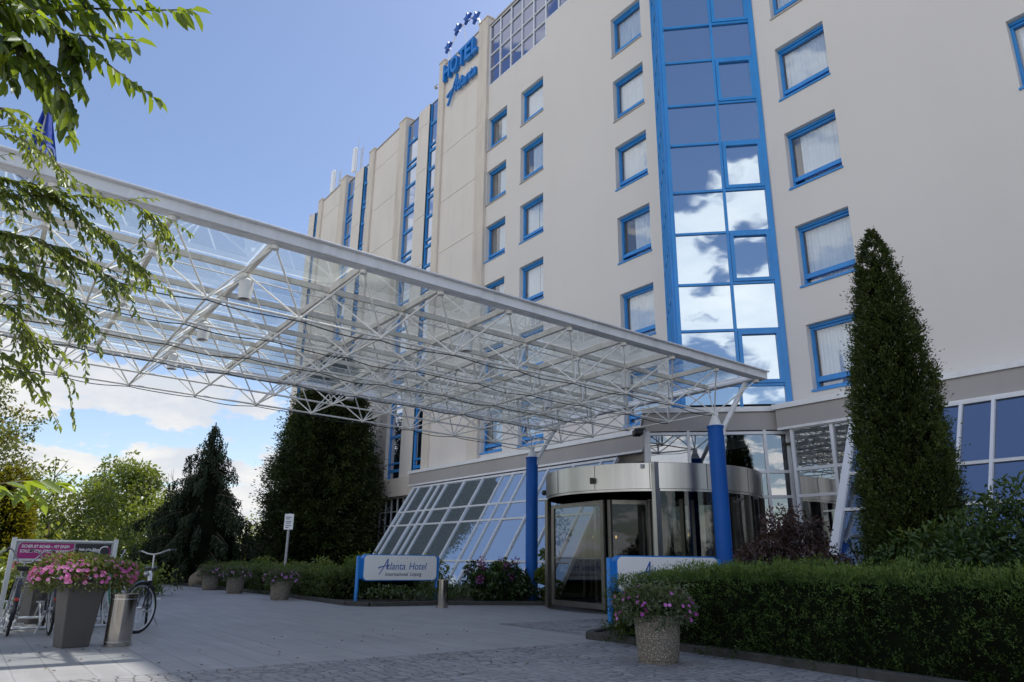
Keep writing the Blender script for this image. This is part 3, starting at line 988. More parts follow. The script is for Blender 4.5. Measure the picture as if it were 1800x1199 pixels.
for x0, x1 in ((-8.4, -7.55), (-7.55, -7.03)):
    for z0, z1 in ((.05, .9), (.9, 2.23), (2.23, 2.76), (2.76, 3.6)):
        p_ = MB(); j = R.uniform(-.006, .006)
        p_.quad((x0, YF + .06 + j, z0), (x1, YF + .06 - j, z0), (x1, YF + .06 - j, z1), (x0, YF + .06 + j, z1))
        obj('pane', p_, M['lobby_glass'], lg)
rb = MB()
for a in (.0, .5, 1.0):
    rb.fbox(fr2, a, a + .06, -.1, .02, .05, ZF0)
for z in (2.25, 3.58):
    rb.fbox(fr2, .06, 2.4, -.09, .01, z - .03, z + .03)
rb.fbox(fr2, .06, .44, -.06, 0, .05, 3.6)
obj('bay_return', rb, M['frame_white'], hotel)

# --- sloped glazing: a leaning glass skirt either side of the entrance
def sloped(x0, x1, xs, zt, yt, zb, yb, trs, gm='slope_glass'):
    f = MB()
    top = lambda x: (x, yt, zt)
    def at(x, z):
        t = (zt - z) / (zt - zb)
        return (x, yt + (yb - yt) * t, z)
    for x in xs:
        f.bar(at(x, zt), at(x, zb), .05, .09)
    for z in trs:
        f.bar(at(x0, z), at(x1, z), .07, .05)
    f.bar(at(x0, zt - .02), at(x1, zt - .02), .10, .06)
    o = obj('sloped_glazing', f, M['frame_white'], hotel)
    zz = [zt] + sorted(trs, reverse=True) + [zb]
    for a, b in zip(xs[:-1], xs[1:]):
        for i in range(len(zz) - 1):
            p_ = MB(); j, j2 = R.uniform(-.008, .008), R.uniform(-.008, .008)
            q = [Vector(at(a, zz[i + 1])), Vector(at(b, zz[i + 1])), Vector(at(b, zz[i])), Vector(at(a, zz[i]))]
            q[0].y += j; q[1].y -= j; q[2].y += j2 - j; q[3].y += j + j2
            p_.quad(*q)
            obj('pane', p_, M[gm], o)
    # triangular end cheeks
    return o
xsL = [-24.15]
steps = [.43, .95, .5, .5, 1.15, 1.1, 1.1, .55, .6, 1.1, 1.1, 1.1, .55]
for s_ in steps: xsL.append(xsL[-1] + s_)
sloped(xsL[0], xsL[-1], xsL, 3.5, 13.33, .1, 11.25, [2.55, 2.06, .9])
xsR = [-6.99, -6.1, -5.55, -5.12, -4.62, -3.6, -2.6, -1.6, -.6, .4, 1.4]
sloped(xsR[0], xsR[-1], xsR, 3.6, 13.33, .1, 11.55, [2.5, 1.85, .9], 'slope_glass_dark')
ck = MB()
for x, yb in ((xsL[0], 11.25), (xsL[-1], 11.25), (xsR[0], 11.55), (xsR[-1], 11.55)):
    ck.add([(x, 13.33, 3.5), (x, yb, .1), (x, 13.6, .1), (x, 13.6, 3.5)], [(0, 1, 2, 3)])
obj('glazing_cheek', ck, M['lobby_glass'], hotel)
ek = MB()
ek.bar((xsR[0] - .02, 13.33, 3.6), (xsR[0] - .02, 11.55, .1), .14, .12)
obj('corner_mullion', ek, M['frame_white'], hotel)
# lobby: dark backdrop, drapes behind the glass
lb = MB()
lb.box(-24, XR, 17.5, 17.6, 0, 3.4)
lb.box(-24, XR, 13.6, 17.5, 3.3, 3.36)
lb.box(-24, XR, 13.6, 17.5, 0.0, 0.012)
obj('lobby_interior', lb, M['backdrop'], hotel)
def drape(x0, x1, y, z0, z1, mat='drape', freq=34):
    m = MB()
    nn = int((x1 - x0) / .03)
    vs = []
    for i in range(nn + 1):
        x = x0 + (x1 - x0) * i / nn
        vs.append((x, y + .04 * math.sin(freq * x) + .02 * math.sin(freq * .4 * x), 0))
    m.add([(x, yy, z1) for x, yy, _ in vs] + [(x, yy, z0) for x, yy, _ in vs], [(i, i + nn + 1, i + nn + 2, i + 1) for i in range(nn)])
    return obj('lobby_drape', m, M[mat], hotel, smooth=60)
drape(-9.9, -8.7, 14.9, .1, 3.2)
drape(-6.8, -3.6, 13.9, .1, 2.6, 'curtain', 40)
drape(-12.4, -11.6, 15.4, .1, 3.2)

# warm lamps standing in the lobby
LB = [(-11.7, 13.9, 1.55), (-11.25, 14.5, 1.6), (-10.7, 14.9, 1.62), (-10.1, 14.6, 1.6), (-9.3, 14.6, 1.62), (-9.1, 15.0, 1.6), (-12.6, 14.0, 1.55), (-4.9, 14.6, 3.05)]
LTXT = ['second from left behind the door glass', 'left of the door centre', 'behind the middle of the door', 'right of the door centre', 'behind the right door glass', 'farthest right behind the drum', 'leftmost behind the door glass', 'high behind the right sloped glass']
for i, (x, y, z) in enumerate(LB):
    t = thing('lobby_lamp', 'small glowing warm lamp in the lobby, ' + LTXT[i], 'lamp', (x, y, z), group='warm lamps in the lobby')
    b_ = MB(); b_.sphere((0, 0, 0), .028, 10, 7, 1, 1, 1.5)
    obj('bulb', b_, M['bulb'], t, smooth=60)
    c_ = MB()
    if z > 2: c_.tube((0, 0, .04), (0, 0, .24), .008, n=6)
    else: c_.tube((0, 0, -z + .03), (0, 0, -.04), .012, n=6); c_.lathe([(.12, -z + .012), (.12, -z + .03), (.012, -z + .04)], n=14)
    obj('stand', c_, M['bronze'], t)

# ------------------------------------------------------------------ entrance canopy (space frame)
KS = .91
CO = Vector((-8.535 * KS, 12.505 * KS, (4.541 - .92) * KS + .92))
CA = Vector((-.026, -1.238, .035)) * KS
CB = Vector((-1.238, .026, .003)) * KS
CD = .7155 * KS
NI, NJ = 13, 6
canopy = thing('entrance_canopy', 'white space frame canopy with glass roof on blue columns in front of the hotel entrance', 'canopy', (-11, 5, 0), world=True)
TP = lambda i, j: CO + CA * i + CB * j
LP = lambda i, j: CO + CA * i + CB * j - Vector((0, 0, CD))
for j in range(1, NJ):
    m = MB(); m.bar(TP(0, j) + Vector((0, 0, .035)), TP(NI, j) + Vector((0, 0, .045)), .045, .075)
    obj('purlin', m, M['purlin'], canopy)
for i in range(1, NI):
    m = MB(); m.bar(TP(i, 0) + Vector((0, 0, .033)), TP(i, NJ) + Vector((0, 0, .043)), .055, .085)
    obj('cross_beam', m, M['purlin'], canopy)
for j in range(1, NJ, 1):
    m = MB()
    m.tube(TP(0, j) + CB * .12 - Vector((0, 0, .05)), TP(NI, j) + CB * .12 - Vector((0, 0, .03)), .009, n=6)
    obj('rod', m, M['steelwhite'], canopy)
# edge channel all round
eu = Vector((0, 0, 1))
def edge(a, b, out):
    m = MB()
    a, b, out = Vector(a), Vector(b), Vector(out)
    m.bar(a + out * .11 + eu * .055, b + out * .11 + eu * .055, .045, .125)
    m.bar(a + out * .02 + eu * .005, b + out * .02 + eu * .005, .13, .04)
    m.bar(a + out * .13 + eu * .128, b + out * .13 + eu * .128, .13, .02)
    L = (b - a).length
    k = int(L / (1.238 * KS * 2) + .5)
    d = (b - a) / L
    for q in range(1, k):
        p = a + d * (L * q / k)
        m.bar(p + out * .136 + eu * .055 - d * .07, p + out * .136 + eu * .055 + d * .07, .008, .11)
    return obj('edge_beam', m, M['edge'], canopy, bevel=.006)
na, nb = CA.normalized(), CB.normalized()
edge(TP(0, 0) - na * .16, TP(NI, 0) + na * .16, -nb)
edge(TP(0, NJ) - na * .16, TP(NI, NJ) + na * .16, nb)
edge(TP(0, 0), TP(0, NJ), -na)
edge(TP(NI, 0), TP(NI, NJ), na)
# lower chords, webs, nodes
for j in range(NJ):
    m = MB()
    m.tube(LP(.5, j + .5), LP(NI - .5, j + .5), .017, n=8)
    obj('lower_chord', m, M['steelwhite'], canopy, smooth=50)
for i in range(NI):
    m = MB()
    m.tube(LP(i + .5, .5), LP(i + .5, NJ - .5), .015, n=8)
    obj('lower_tie', m, M['steelwhite'], canopy, smooth=50)
for i in range(NI):
    m = MB()
    for j in range(NJ):
        b_ = LP(i + .5, j + .5)
        for di in (0, 1):
            for dj in (0, 1):
                m.tube(b_, TP(i + di, j + dj) - Vector((0, 0, .03)), .0125, n=7)
        m.sphere(b_, .036, 10, 6)
        m.lathe([(.05, -.07), (.05, -.02)], TP(i, j), 8)
    obj('lattice_web', m, M['steelwhite'], canopy, smooth=50)
# glass roof, one pane per cell
for i in range(NI):
    for j in range(NJ):
        e = Vector((0, 0, .105))
        q = [TP(i, j) + CA * .015 + CB * .015, TP(i + 1, j) - CA * .015 + CB * .015, TP(i + 1, j + 1) - CA * .015 - CB * .015, TP(i, j + 1) + CA * .015 - CB * .015]
        p_ = MB()
        p_.quad(*[c + e + Vector((0, 0, R.uniform(-.004, .004))) for c in q])
        obj('glass_pane', p_, M['roof_glass'], canopy)
# columns
def column(i, j):
    P = LP(i, j)
    m = MB()
    r = .145
    zt = P.z - .28
    m.lathe([(r, 0), (r, zt), (r + .012, zt), (r + .012, zt + .035), (r, zt + .04)], (P.x, P.y, 0), 28)
    o = obj('column', m, M['column'], canopy, smooth=40)
    h = MB()
    h.lathe([(r * .85, zt + .04), (.05, P.z - .05), (.045, P.z)], (P.x, P.y, 0), 16)
    h.tube((P.x + CB.x * -.05, P.y - .02, P.z - .02), P + Vector((-nb.x * .32, 0, .0)) * 0 + Vector((0, 0, -.02)), .05, n=8)
    # the pale drain pipe slanting up from the column head
    a = Vector((P.x, P.y, zt - .02)) - nb * r * .7 - na * .08
    b = TP(i - .5, j - .5) + CB * .24 - Vector((0, 0, .0))
    h.tube(a, b - na * .05, .048, n=10)
    h.tube(a, a - Vector((0, 0, .12)), .05, n=10)
    obj('column_head', h, M['white'], o, smooth=45)
column(.5, .5); column(.5, 5.5); column(NI - .5, .5); column(NI - .5, 5.5)
# cables clipped along the lower chords
for j in (0, 1, 2, 3, 5):
    m = MB()
    pts = []
    for i in range(NI * 6 - 6):
        s_ = .5 + i / 6
        sag = .035 + .035 * abs(math.sin(math.pi * (s_ - .5))) * (1 + .5 * math.sin(3.1 * s_ + j))
        pts.append(LP(s_, j + .5) + CB * .03 * math.sin(2.1 * s_ + j) - Vector((0, 0, sag)))
    m.path(pts, .008, 5)
    obj('cable', m, M['cable'], canopy)
# downlights hanging from the top nodes
spots = [(8, 1), (8, 3), (8, 5), (5, 1), (5, 3), (5, 5), (2, 1), (2, 3), (2, 5), (11, 1), (11, 3), (11, 5), ]
ln = {8: 'third row from the hotel', 5: 'second row from the hotel', 2: 'row nearest the hotel', 11: 'row farthest from the hotel'}
lj = {1: 'front edge side', 3: 'middle', 5: 'rear edge side'}
for (i, j) in spots:
    P = TP(i, j)
    t = thing('canopy_downlight', 'white can downlight hanging under the glass canopy, %s, %s' % (ln[i], lj[j]), 'downlight', (P.x, P.y, P.z - .07), group='downlights under the canopy')
    m = MB(); m.lathe([(.083, -.30), (.092, -.05), (.07, -.03), (.03, 0)], n=22, cap=False)
    m.lathe([(.077, -.29), (.083, -.30)], n=22, cap=False)
    obj('housing', m, M['white'], t, smooth=45)
    m = MB(); m.lathe([(.0005, -.26), (.079, -.262)], n=22)
    obj('diffuser', m, M['black'], t, smooth=40)

# floodlight on the corner of the fascia band
fl = thing('floodlight', 'black floodlight fixed on the corner of the grey fascia above the revolving door', 'floodlight', (bc[0] - .06, bc[1] - .06, 3.62), rotz=rad(-35))
m = MB(); m.box(-.22, .16, -.16, .02, -.06, .07); m.box(-.28, -.22, -.14, 0, -.04, .05)
obj('housing', m, M['black'], fl, bevel=.02)
m = MB(); m.bar((0, 0, .02), (.02, .08, .1), .05, .03)
obj('bracket', m, M['black'], fl)

# ------------------------------------------------------------------ revolving door
DC, DR = Vector((-10.99, 11.92, 0)), 2.26
door = thing('revolving_door', 'large round revolving door with brushed steel drum band and bronze framed glass', 'door', (DC.x, DC.y, 0))
ang = lambda p: math.atan2(p[1] - DC.y, p[0] - DC.x)
AF = math.atan2(-DC.y, -DC.x)            # towards the viewer
m = MB()
m.lathe([(DR, 2.20), (DR, 2.24), (DR + .03, 2.245), (DR + .03, 2.72), (DR, 2.73), (DR - .1, 2.73)], n=96, cap=False)
obj('drum_band', m, M['band'], door, smooth=35)
m = MB()
for k_ in range(7):
    a = AF + (-1.45 + k_ * .48)
    c, s = math.cos(a), math.sin(a)
    m.bar((c * (DR + .032), s * (DR + .032), 2.25), (c * (DR + .032), s * (DR + .032), 2.715), .012, .006)
obj('band_joint', m, M['bronze'], door)
m = MB(); m.lathe([(.001, 2.74), (DR - .1, 2.73)], n=64); m.lathe([(.001, 2.19), (DR - .02, 2.19)], n=64)
obj('drum_ceiling', m, M['dark'], door)
POSTS = [AF - 1.42, AF - .06, AF + 1.0, AF + 1.55]
# opening runs between the left post and the one at the middle; right of it curved glass
aL, aM = AF - 1.50, AF + .035
def post(a, w=.10, mat='bronze', dr=0):
    m = MB(); c, s = math.cos(a), math.sin(a)
    m.bar((c * (DR + dr), s * (DR + dr), 0), (c * (DR + dr), s * (DR + dr), 2.2 if dr == 0 else 2.735), w, .09)
    return obj('post', m, M[mat], door)
post(aL, .11, 'bronze'); post(aM, .13, 'band', .03); post(AF + .95, .06); post(AF + 1.35, .06); post(AF - 2.5, .1); post(AF + 2.4, .08)
for a0, a1 in ((aM + .03, AF + .93), (AF + .97, AF + 1.33), (AF + 1.37, AF + 2.4)):
    m = MB(); m.lathe([(DR - .02, .06), (DR - .02, 2.2)], n=24, a0=a0, a1=a1)
    obj('curved_glass', m, M['door_glass'], door, smooth=60)
m = MB(); m.lathe([(DR - .05, 0), (DR - .05, .07), (DR + .01, .07), (DR + .01, 0)], n=60, a0=aM, a1=AF + 2.4)
obj('sill', m, M['bronze'], door, smooth=30)
m = MB(); m.lathe([(DR + .03, .004), (DR - .1, .012)], n=60, cap=False); m.lathe([(.001, .008), (DR - .1, .012)], n=60)
obj('floor_mat', m, M['black'], door)
# wings: framed door leaves turning about the centre
def leaf_wing(p0, p1, z0=.05, z1=2.08):
    p0, p1 = Vector((*p0, 0)), Vector((*p1, 0))
    d = (p1 - p0).normalized()
    m = MB(); w = .085
    for p in (p0 + d * w / 2, p1 - d * w / 2):
        m.bar(p + Vector((0, 0, z0)), p + Vector((0, 0, z1)), .055, w)
    for z, h in ((z0 + .05, .10), (z1 - .04, .08)):
        m.bar(p0 + d * w + Vector((0, 0, z)), p1 - d * w + Vector((0, 0, z)), .05, h)
    m.bar(p0 + d * w + Vector((0, 0, .98)), p1 - d * w + Vector((0, 0, .98)), .03, .03)
    o = obj('door_leaf', m, M['bronze'], door)
    p_ = MB(); a, b = p0 + d * w, p1 - d * w
    p_.quad(a + Vector((0, 0, z0 + .09)), b + Vector((0, 0, z0 + .09)), b + Vector((0, 0, z1 - .06)), a + Vector((0, 0, z1 - .06)))
    obj('pane', p_, M['door_glass'], o)
polar = lambda a, r: (math.cos(a) * r, math.sin(a) * r)
leaf_wing(polar(aL + .06, DR - .10), polar(AF - .50, DR - .30))
leaf_wing(polar(AF - .46, DR - .32), polar(aM - .05, DR - .7))
leaf_wing(polar(aM + .1, .15), polar(aM + .25, DR - .25))
leaf_wing(polar(AF + 2.0, .15), polar(AF + 2.1, DR - .25))
leaf_wing(polar(AF + 3.2, .3), polar(AF + 3.25, DR - .25))
m = MB(); m.tube((0, 0, .02), (0, 0, 2.19), .07, n=14)
obj('centre_post', m, M['bronze'], door, smooth=40)
def drape_arc(a0, a1, r, z0, z1):
    m = MB(); nn = 70; vs = []
    for i in range(nn + 1):
        a = a0 + (a1 - a0) * i / nn
        rr_ = r + .03 * math.sin(i * 1.3) + .02 * math.sin(i * .43)
        vs.append((math.cos(a) * rr_, math.sin(a) * rr_))
    m.add([(x, y, z1) for x, y in vs] + [(x, y, z0) for x, y in vs], [(i, i + nn + 1, i + nn + 2, i + 1) for i in range(nn)])
    return obj('inner_curtain', m, M['drape'], door, smooth=60)
drape_arc(AF + .80, AF + 1.25, DR - .18, .05, 2.15)
m = MB(); c, s = polar(AF - .52, 1)
m.bar((c * (DR + .03) - .06, s * (DR + .03) + .06, 2.42), (c * (DR + .03) + .07, s * (DR + .03) - .07, 2.42), .07, .11)
obj('sensor', m, M['black'], door, bevel=.008)
m = MB(); c, s = polar(aM - .10, DR + .06); m.box(c - .03, c + .03, s - .03, s + .03, 2.62, 2.69)
obj('sensor', m, M['grey'], door)
m = MB(); c, s = polar(aL + .02, DR + .08); m.sphere((c, s, 2.36), .06, 10, 6)
obj('loudspeaker', m, M['black'], door, smooth=60)

# ------------------------------------------------------------------ lettering helpers
def text_mb(body, size, ext, shear=0., bold=0., align='LEFT', space=1.0):
    cu = bpy.data.curves.new('text', 'FONT')
    cu.body = body; cu.size = size; cu.extrude = ext; cu.shear = shear; cu.offset = bold
    cu.align_x = align; cu.space_character = space
    cu.resolution_u = 4
    o = bpy.data.objects.new('text', cu)
    COL.objects.link(o)
    dg = bpy.context.evaluated_depsgraph_get()
    me = bpy.data.meshes.new_from_object(o.evaluated_get(dg))
    bpy.data.objects.remove(o)
    mb = MB()
    mb.add([v.co[:] for v in me.vertices], [p.vertices[:] for p in me.polygons])
    bpy.data.meshes.remove(me)
    return mb
def frame_M(o, u, w, n):
    u, w, n = Vector(u), Vector(w), Vector(n)
    return Matrix(((u.x, w.x, n.x, o[0]), (u.y, w.y, n.y, o[1]), (u.z, w.z, n.z, o[2]), (0, 0, 0, 1)))
def stroke(mb, pts, widths, ext):
    """flat tapered brush stroke in the xy plane, extruded +-ext"""
    n = len(pts)
    L_, R_ = [], []
    for i in range(n):
        a, b = Vector(pts[max(i - 1, 0)]), Vector(pts[min(i + 1, n - 1)])
        d = (b - a).normalized(); q = Vector((-d.y, d.x)) * widths[i] / 2
        L_.append(Vector(pts[i]) + q); R_.append(Vector(pts[i]) - q)
    vs = [(p.x, p.y, ext) for p in L_] + [(p.x, p.y, ext) for p in R_] + [(p.x, p.y, -ext) for p in L_] + [(p.x, p.y, -ext) for p in R_]
    fs = []
    for i in range(n - 1):
        fs += [(i, n + i, n + i + 1, i + 1), (2 * n + i, 2 * n + i + 1, 3 * n + i + 1, 3 * n + i), (i, i + 1, 2 * n + i + 1, 2 * n + i), (n + i, 3 * n + i, 3 * n + i + 1, n + i + 1)]
    fs += [(0, 2 * n, 3 * n, n), (n - 1, 2 * n - 1, 4 * n - 1, 3 * n - 1)]
    mb.add(vs, fs)
def script_A(mb, k, ext):
    """the long-legged brush A of the hotel's name, unit = cap height"""
    S = lambda pts, w: stroke(mb, [(x * k, y * k) for x, y in pts], [q * k for q in w], ext)
    S([(-.42, -.42), (-.30, -.30), (-.05, .10), (.25, .62), (.44, 1.0)], [.10, .07, .07, .085, .05])
    S([(.44, 1.0), (.42, .7), (.36, .3), (.34, .02)], [.05, .10, .10, .06])
    S([(-.50, .13), (-.2, .24), (.15, .32), (.50, .33)], [.12, .10, .07, .04])

# roof sign: letters on the high panel and an arc of four stars
rs = thing('rooftop_sign', 'blue HOTEL Atlanta letters on the high facade panel under an arc of four stars', 'sign', (-22.5, YW - .3, 20), world=True)
YS = YW - .16
hm = None
x = -23.78
for ch, wd in zip('HOTEL', (.60, .66, .50, .52, .46)):
    mb = text_mb(ch, 1.12, .085, 0, .028)
    xs_ = [v[0] for v in mb.v]; x0_, w_ = min(xs_), max(xs_) - min(xs_)
    mb.xform(Matrix.Diagonal((wd / w_ * .9, 1, 1, 1)) @ Matrix.Translation((-x0_, 0, 0)))
    mb.xform(frame_M((x, YS, 21.22), (1, 0, 0), (0, 0, 1), (0, -1, 0)))
    obj('letter', mb, M['script_blue'], rs)
    x += wd
mb = MB(); script_A(mb, .85, .05)
mb.xform(frame_M((-23.02, YS, 20.12), (1, 0, 0), (0, 0, 1), (0, -1, 0)))
obj('letter', mb, M['script_blue'], rs)
x = -22.62
for ch, wd in zip('tlanta', (.20, .17, .29, .30, .20, .29)):
    mb = text_mb(ch, .72, .05, .28, .012)
    xs_ = [v[0] for v in mb.v]; x0_ = min(xs_)
    mb.xform(Matrix.Translation((-x0_, 0, 0)))
    mb.xform(frame_M((x, YS, 20.12), (1, 0, 0), (0, 0, 1), (0, -1, 0)))
    obj('letter', mb, M['script_blue'], rs)
    x += wd
def star(c, r, tilt=0):
    m = MB()
    n = 10
    P = [(r * (1 if k % 2 == 0 else .45) * math.sin(math.pi * k / 5 + tilt), r * (1 if k % 2 == 0 else .45) * math.cos(math.pi * k / 5 + tilt)) for k in range(n)]
    vs = [(c[0] + x, c[1] - .06, c[2] + z) for x, z in P] + [(c[0] + x, c[1] + .06, c[2] + z) for x, z in P] + [(c[0], c[1] - .11, c[2])]
    fs = [(k, (k + 1) % n, 2 * n) for k in range(n)] + [(k, k + n, (k + 1) % n + n, (k + 1) % n) for k in range(n)] + [tuple(range(n, 2 * n))]
    m.add(vs, fs)
    return obj('star', m, M['ink_blue'], rs)
arc = [(-23.78, 22.35), (-23.70, 22.95), (-23.35, 23.35), (-22.85, 23.58), (-22.3, 23.62), (-21.75, 23.45), (-21.35, 23.05), (-21.2, 22.4)]
m = MB(); m.path([(x_, YW + .02, z_) for x_, z_ in arc], .028, 6)
for x_, z_ in (arc[0], arc[-1]): m.tube((x_, YW + .02, 22.0), (x_, YW + .02, z_), .03, n=6)
m.tube((-22.6, YW + .3, 22.2), (-22.6, YW + .02, 23.58), .02, n=6)
obj('star_arc', m, M['white'], rs, smooth=50)
for x_, z_ in ((-23.68, 23.05), (-22.92, 23.52), (-22.12, 23.55), (-21.45, 23.12)):
    star((x_, YW - .08, z_), .30)

# antennas and a camera on the roof edge
def antenna(loc, label, h, whip):
    t = thing('roof_antenna', label, 'antenna', loc, group='mobile antennas on the roof edge')
    m = MB(); m.tube((0, 0, -.4), (0, 0, h + .15), .04, n=8)
    if whip: m.tube((0, 0, h), (0, 0, h + .75), .018, n=6)
    obj('mast', m, M['alu'], t, smooth=50)
    m = MB(); m.box(-.16, .16, -.24, -.08, .15, h)
    obj('panel', m, M['sign_white'], t, bevel=.03)
    m = MB()
    for a, b in (((.25, .1), (.55, .1)), ):
        for k in range(int(h / .18)):
            z = k * .18
            m.tube((a[0], a[1], z), (b[0], b[1], z + .18), .012, n=5); m.tube((b[0], b[1], z), (a[0], a[1], z + .18), .012, n=5)
        m.tube((a[0], a[1], -.3), (a[0], a[1], h), .018, n=6); m.tube((b[0], b[1], -.3), (b[0], b[1], h), .018, n=6)
    obj('lattice', m, M['alu'], t)
antenna((-37.6, 14.3, 21.75), 'white panel antenna at the far left end of the hotel roof', 1.6, False)
antenna((-34.55, 14.3, 21.75), 'taller white panel antenna with a whip, nearer the hotel sign', 1.65, True)
cm = thing('security_camera', 'small grey camera on the left edge of the hotel sign pier', 'camera', (-24.36, YW - .2, 21.3))
m = MB(); m.sphere((-.06, 0, 0), .09, 10, 7)
obj('housing', m, M['grey'], cm, smooth=60)
m = MB(); m.tube((-.06, 0, .05), (.06, 0, .1), .03, n=6)
obj('arm', m, M['grey'], cm)

# ------------------------------------------------------------------ the two entrance signs
def make_sign(label, loc, rotz):
    t = thing('entrance_sign', label, 'sign', loc, rotz, 'blue and white hotel signs at the entrance')
    W, Z0_, Z1_ = 1.84, .46, 1.02
    for x_ in (0.0, W + .10):
        m = MB(); m.lathe([(.042, 0), (.042, .97), (.03, .985)], (x_, 0, 0), 14)
        if x_ == 0: m.box(-.02, .09, -.03, .03, .50, .93)
        obj('post', m, M['blue_sign'], t, smooth=40)
    def rr_poly(x0, x1, z0, z1, r):
        P = []
        for cx, cz, a in ((x1 - r, z1 - r, 0), (x0 + r, z1 - r, 90), (x0 + r, z0 + r, 180), (x1 - r, z0 + r, 270)):
            for q in range(7): P.append((cx + r * math.cos(rad(a + 15 * q)), cz + r * math.sin(rad(a + 15 * q))))
        return P
    def slab(poly, y0, y1):
        n_ = len(poly); m = MB()
        m.add([(x_, y0, z_) for x_, z_ in poly] + [(x_, y1, z_) for x_, z_ in poly], [tuple(range(n_)), tuple(range(2 * n_ - 1, n_ - 1, -1))] + [(k, k + n_, (k + 1) % n_ + n_, (k + 1) % n_) for k in range(n_)])
        return m
    bx = obj('casing', slab(rr_poly(.08, W + .04, Z0_, Z1_, .10), -.10, .10), M['blue_sign'], t, smooth=30)
    obj('face', slab(rr_poly(.10, W + .02, Z0_ + .02, Z1_ - .02, .085), -.112, -.098), M['sign_white'], t, smooth=30)
    Mx = lambda x_, z_: frame_M((x_, -.116, z_), (1, 0, 0), (0, 0, 1), (0, -1, 0))
    mb = MB(); script_A(mb, .235, .003); mb.xform(Mx(.55, .70))
    obj('lettering', mb, M['ink_blue'], t)
    for body, sz, x_, z_, wd_, mt_ in (('tlanta', .215, .64, .70, .435, 'ink_blue'), ('Hotel', .215, 1.17, .70, .44, 'ink_blue'), ('International', .112, .60, .565, .555, 'ink_dark'), ('Leipzig', .112, 1.20, .565, .29, 'ink_dark')):
        mb = text_mb(body, sz, .002, .22, 0)
        xs_ = [v[0] for v in mb.v]
        mb.xform(Matrix.Diagonal((wd_ / (max(xs_) - min(xs_)), 1, 1, 1)) @ Matrix.Translation((-min(xs_), 0, 0))); mb.xform(Mx(x_, z_))
        obj('lettering', mb, M[mt_], t)
    for x_, z_ in ((.88, .875), (.96, .935), (1.11, .937), (1.20, .868)):
        m = MB(); P = [(.012 * (1 if k % 2 == 0 else .42) * math.sin(math.pi * k / 5), .012 * (1 if k % 2 == 0 else .42) * math.cos(math.pi * k / 5)) for k in range(10)]
        m.add([(x_ + a, -.119, z_ + b) for a, b in P], [tuple(range(10))])
        obj('star', m, M['ink_blue'], t)
    return t
sg1 = make_sign('white Atlanta Hotel sign with blue posts standing left of the revolving door', (-15.25, 7.12, 0), rad(86))
sg2 = dup(sg1, (-8.62, 8.30, 0), rad(69), 'white hotel sign half hidden by the right hedge, in front of the door')

# ------------------------------------------------------------------ street furniture
bo = thing('steel_bollard', 'short polished steel bollard by the kerb at the left hotel sign', 'bollard', (-13.20, 8.05, 0))
m = MB(); m.lathe([(.125, 0), (.125, .018), (.11, .02), (.11, .50), (.118, .505), (.118, .53), (.10, .54)], n=32)
obj('body', m, M['chrome'], bo, smooth=35)
m = MB(); m.lathe([(.001, .541), (.10, .5405)], n=32)
obj('ash_tray', m, M['black'], bo)
bn = thing('litter_bin', 'polished steel cylindrical litter bin beside the tall flower planter', 'bin', (-9.17, 1.56, 0))
m = MB(); m.lathe([(.145, 0), (.145, .018), (.132, .022), (.132, .50), (.137, .503), (.137, .525), (.130, .53), (.122, .525), (.118, .40)], n=40, cap=False)
obj('body', m, M['chrome'], bn, smooth=35)
m = MB(); m.lathe([(.001, .40), (.118, .40)], n=32)
obj('liner', m, M['black'], bn)
m = MB(); m.lathe([(.134, .47), (.1345, .482)], n=40, cap=False); m.lathe([(.134, .04), (.1345, .055)], n=40, cap=False)
obj('ring', m, M['steel'], bn, smooth=30)
ss = thing('parking_sign', 'small white notice plate on a thin grey post behind the left hedge', 'sign', (-21.1, 7.6, 0), rotz=rad(55))
m = MB(); m.tube((0, 0, 0), (0, 0, 2.16), .035, n=10)
obj('post', m, M['grey'], ss, smooth=40)
m = MB(); m.box(-.13, .13, -.05, -.035, 1.70, 2.14)
obj('plate', m, M['sign_white'], ss, bevel=.004)
m = MB()
for z, w in ((2.05, .16), (2.0, .12), (1.93, .17), (1.88, .14), (1.81, .16), (1.76, .10)):
    m.box(-.09, -.09 + w, -.054, -.051, z - .010, z + .010)
obj('text_lines', m, M['ink_dark'], ss)

# flag on a pole beyond the canopy
fg = thing('flagpole', 'white flagpole with a hanging blue flag rising beyond the glass canopy', 'flagpole', (-15.0, -.16, 0))
m = MB(); m.tube((0, 0, 0), (0, 0, 9.35), .055, .04, n=12); m.sphere((0, 0, 9.4), .07, 10, 6)
obj('pole', m, M['pole_white'], fg, smooth=50)
m = MB()
nu, nv = 26, 18
vs = []
for j in range(nv + 1):
    t_ = j / nv
    for i in range(nu + 1):
        s_ = i / nu
        wd = .10 + .62 * t_
        y = (s_ - .28) * wd
        x_ = .10 * math.sin(s_ * 11 + t_ * 2) * (.35 + .65 * t_) + .07
        vs.append((x_, y, 9.2 - 1.62 * t_ - .16 * s_ * t_))
m.add(vs, [(j * (nu + 1) + i, j * (nu + 1) + i + 1, (j + 1) * (nu + 1) + i + 1, (j + 1) * (nu + 1) + i) for j in range(nv) for i in range(nu)])
fo = obj('flag', m, M['flag'], fg, smooth=60)
m = MB()
ring_ = []
for k in range(28):
    a = 2 * math.pi * k / 28
    for r_ in (.20, .245):
        ring_.append((.21, .20 + r_ * .62 * math.cos(a), 8.06 + r_ * math.sin(a)))
m.add(ring_, [(2 * k, 2 * k + 1, (2 * k + 3) % 56, (2 * k + 2) % 56) for k in range(28)])
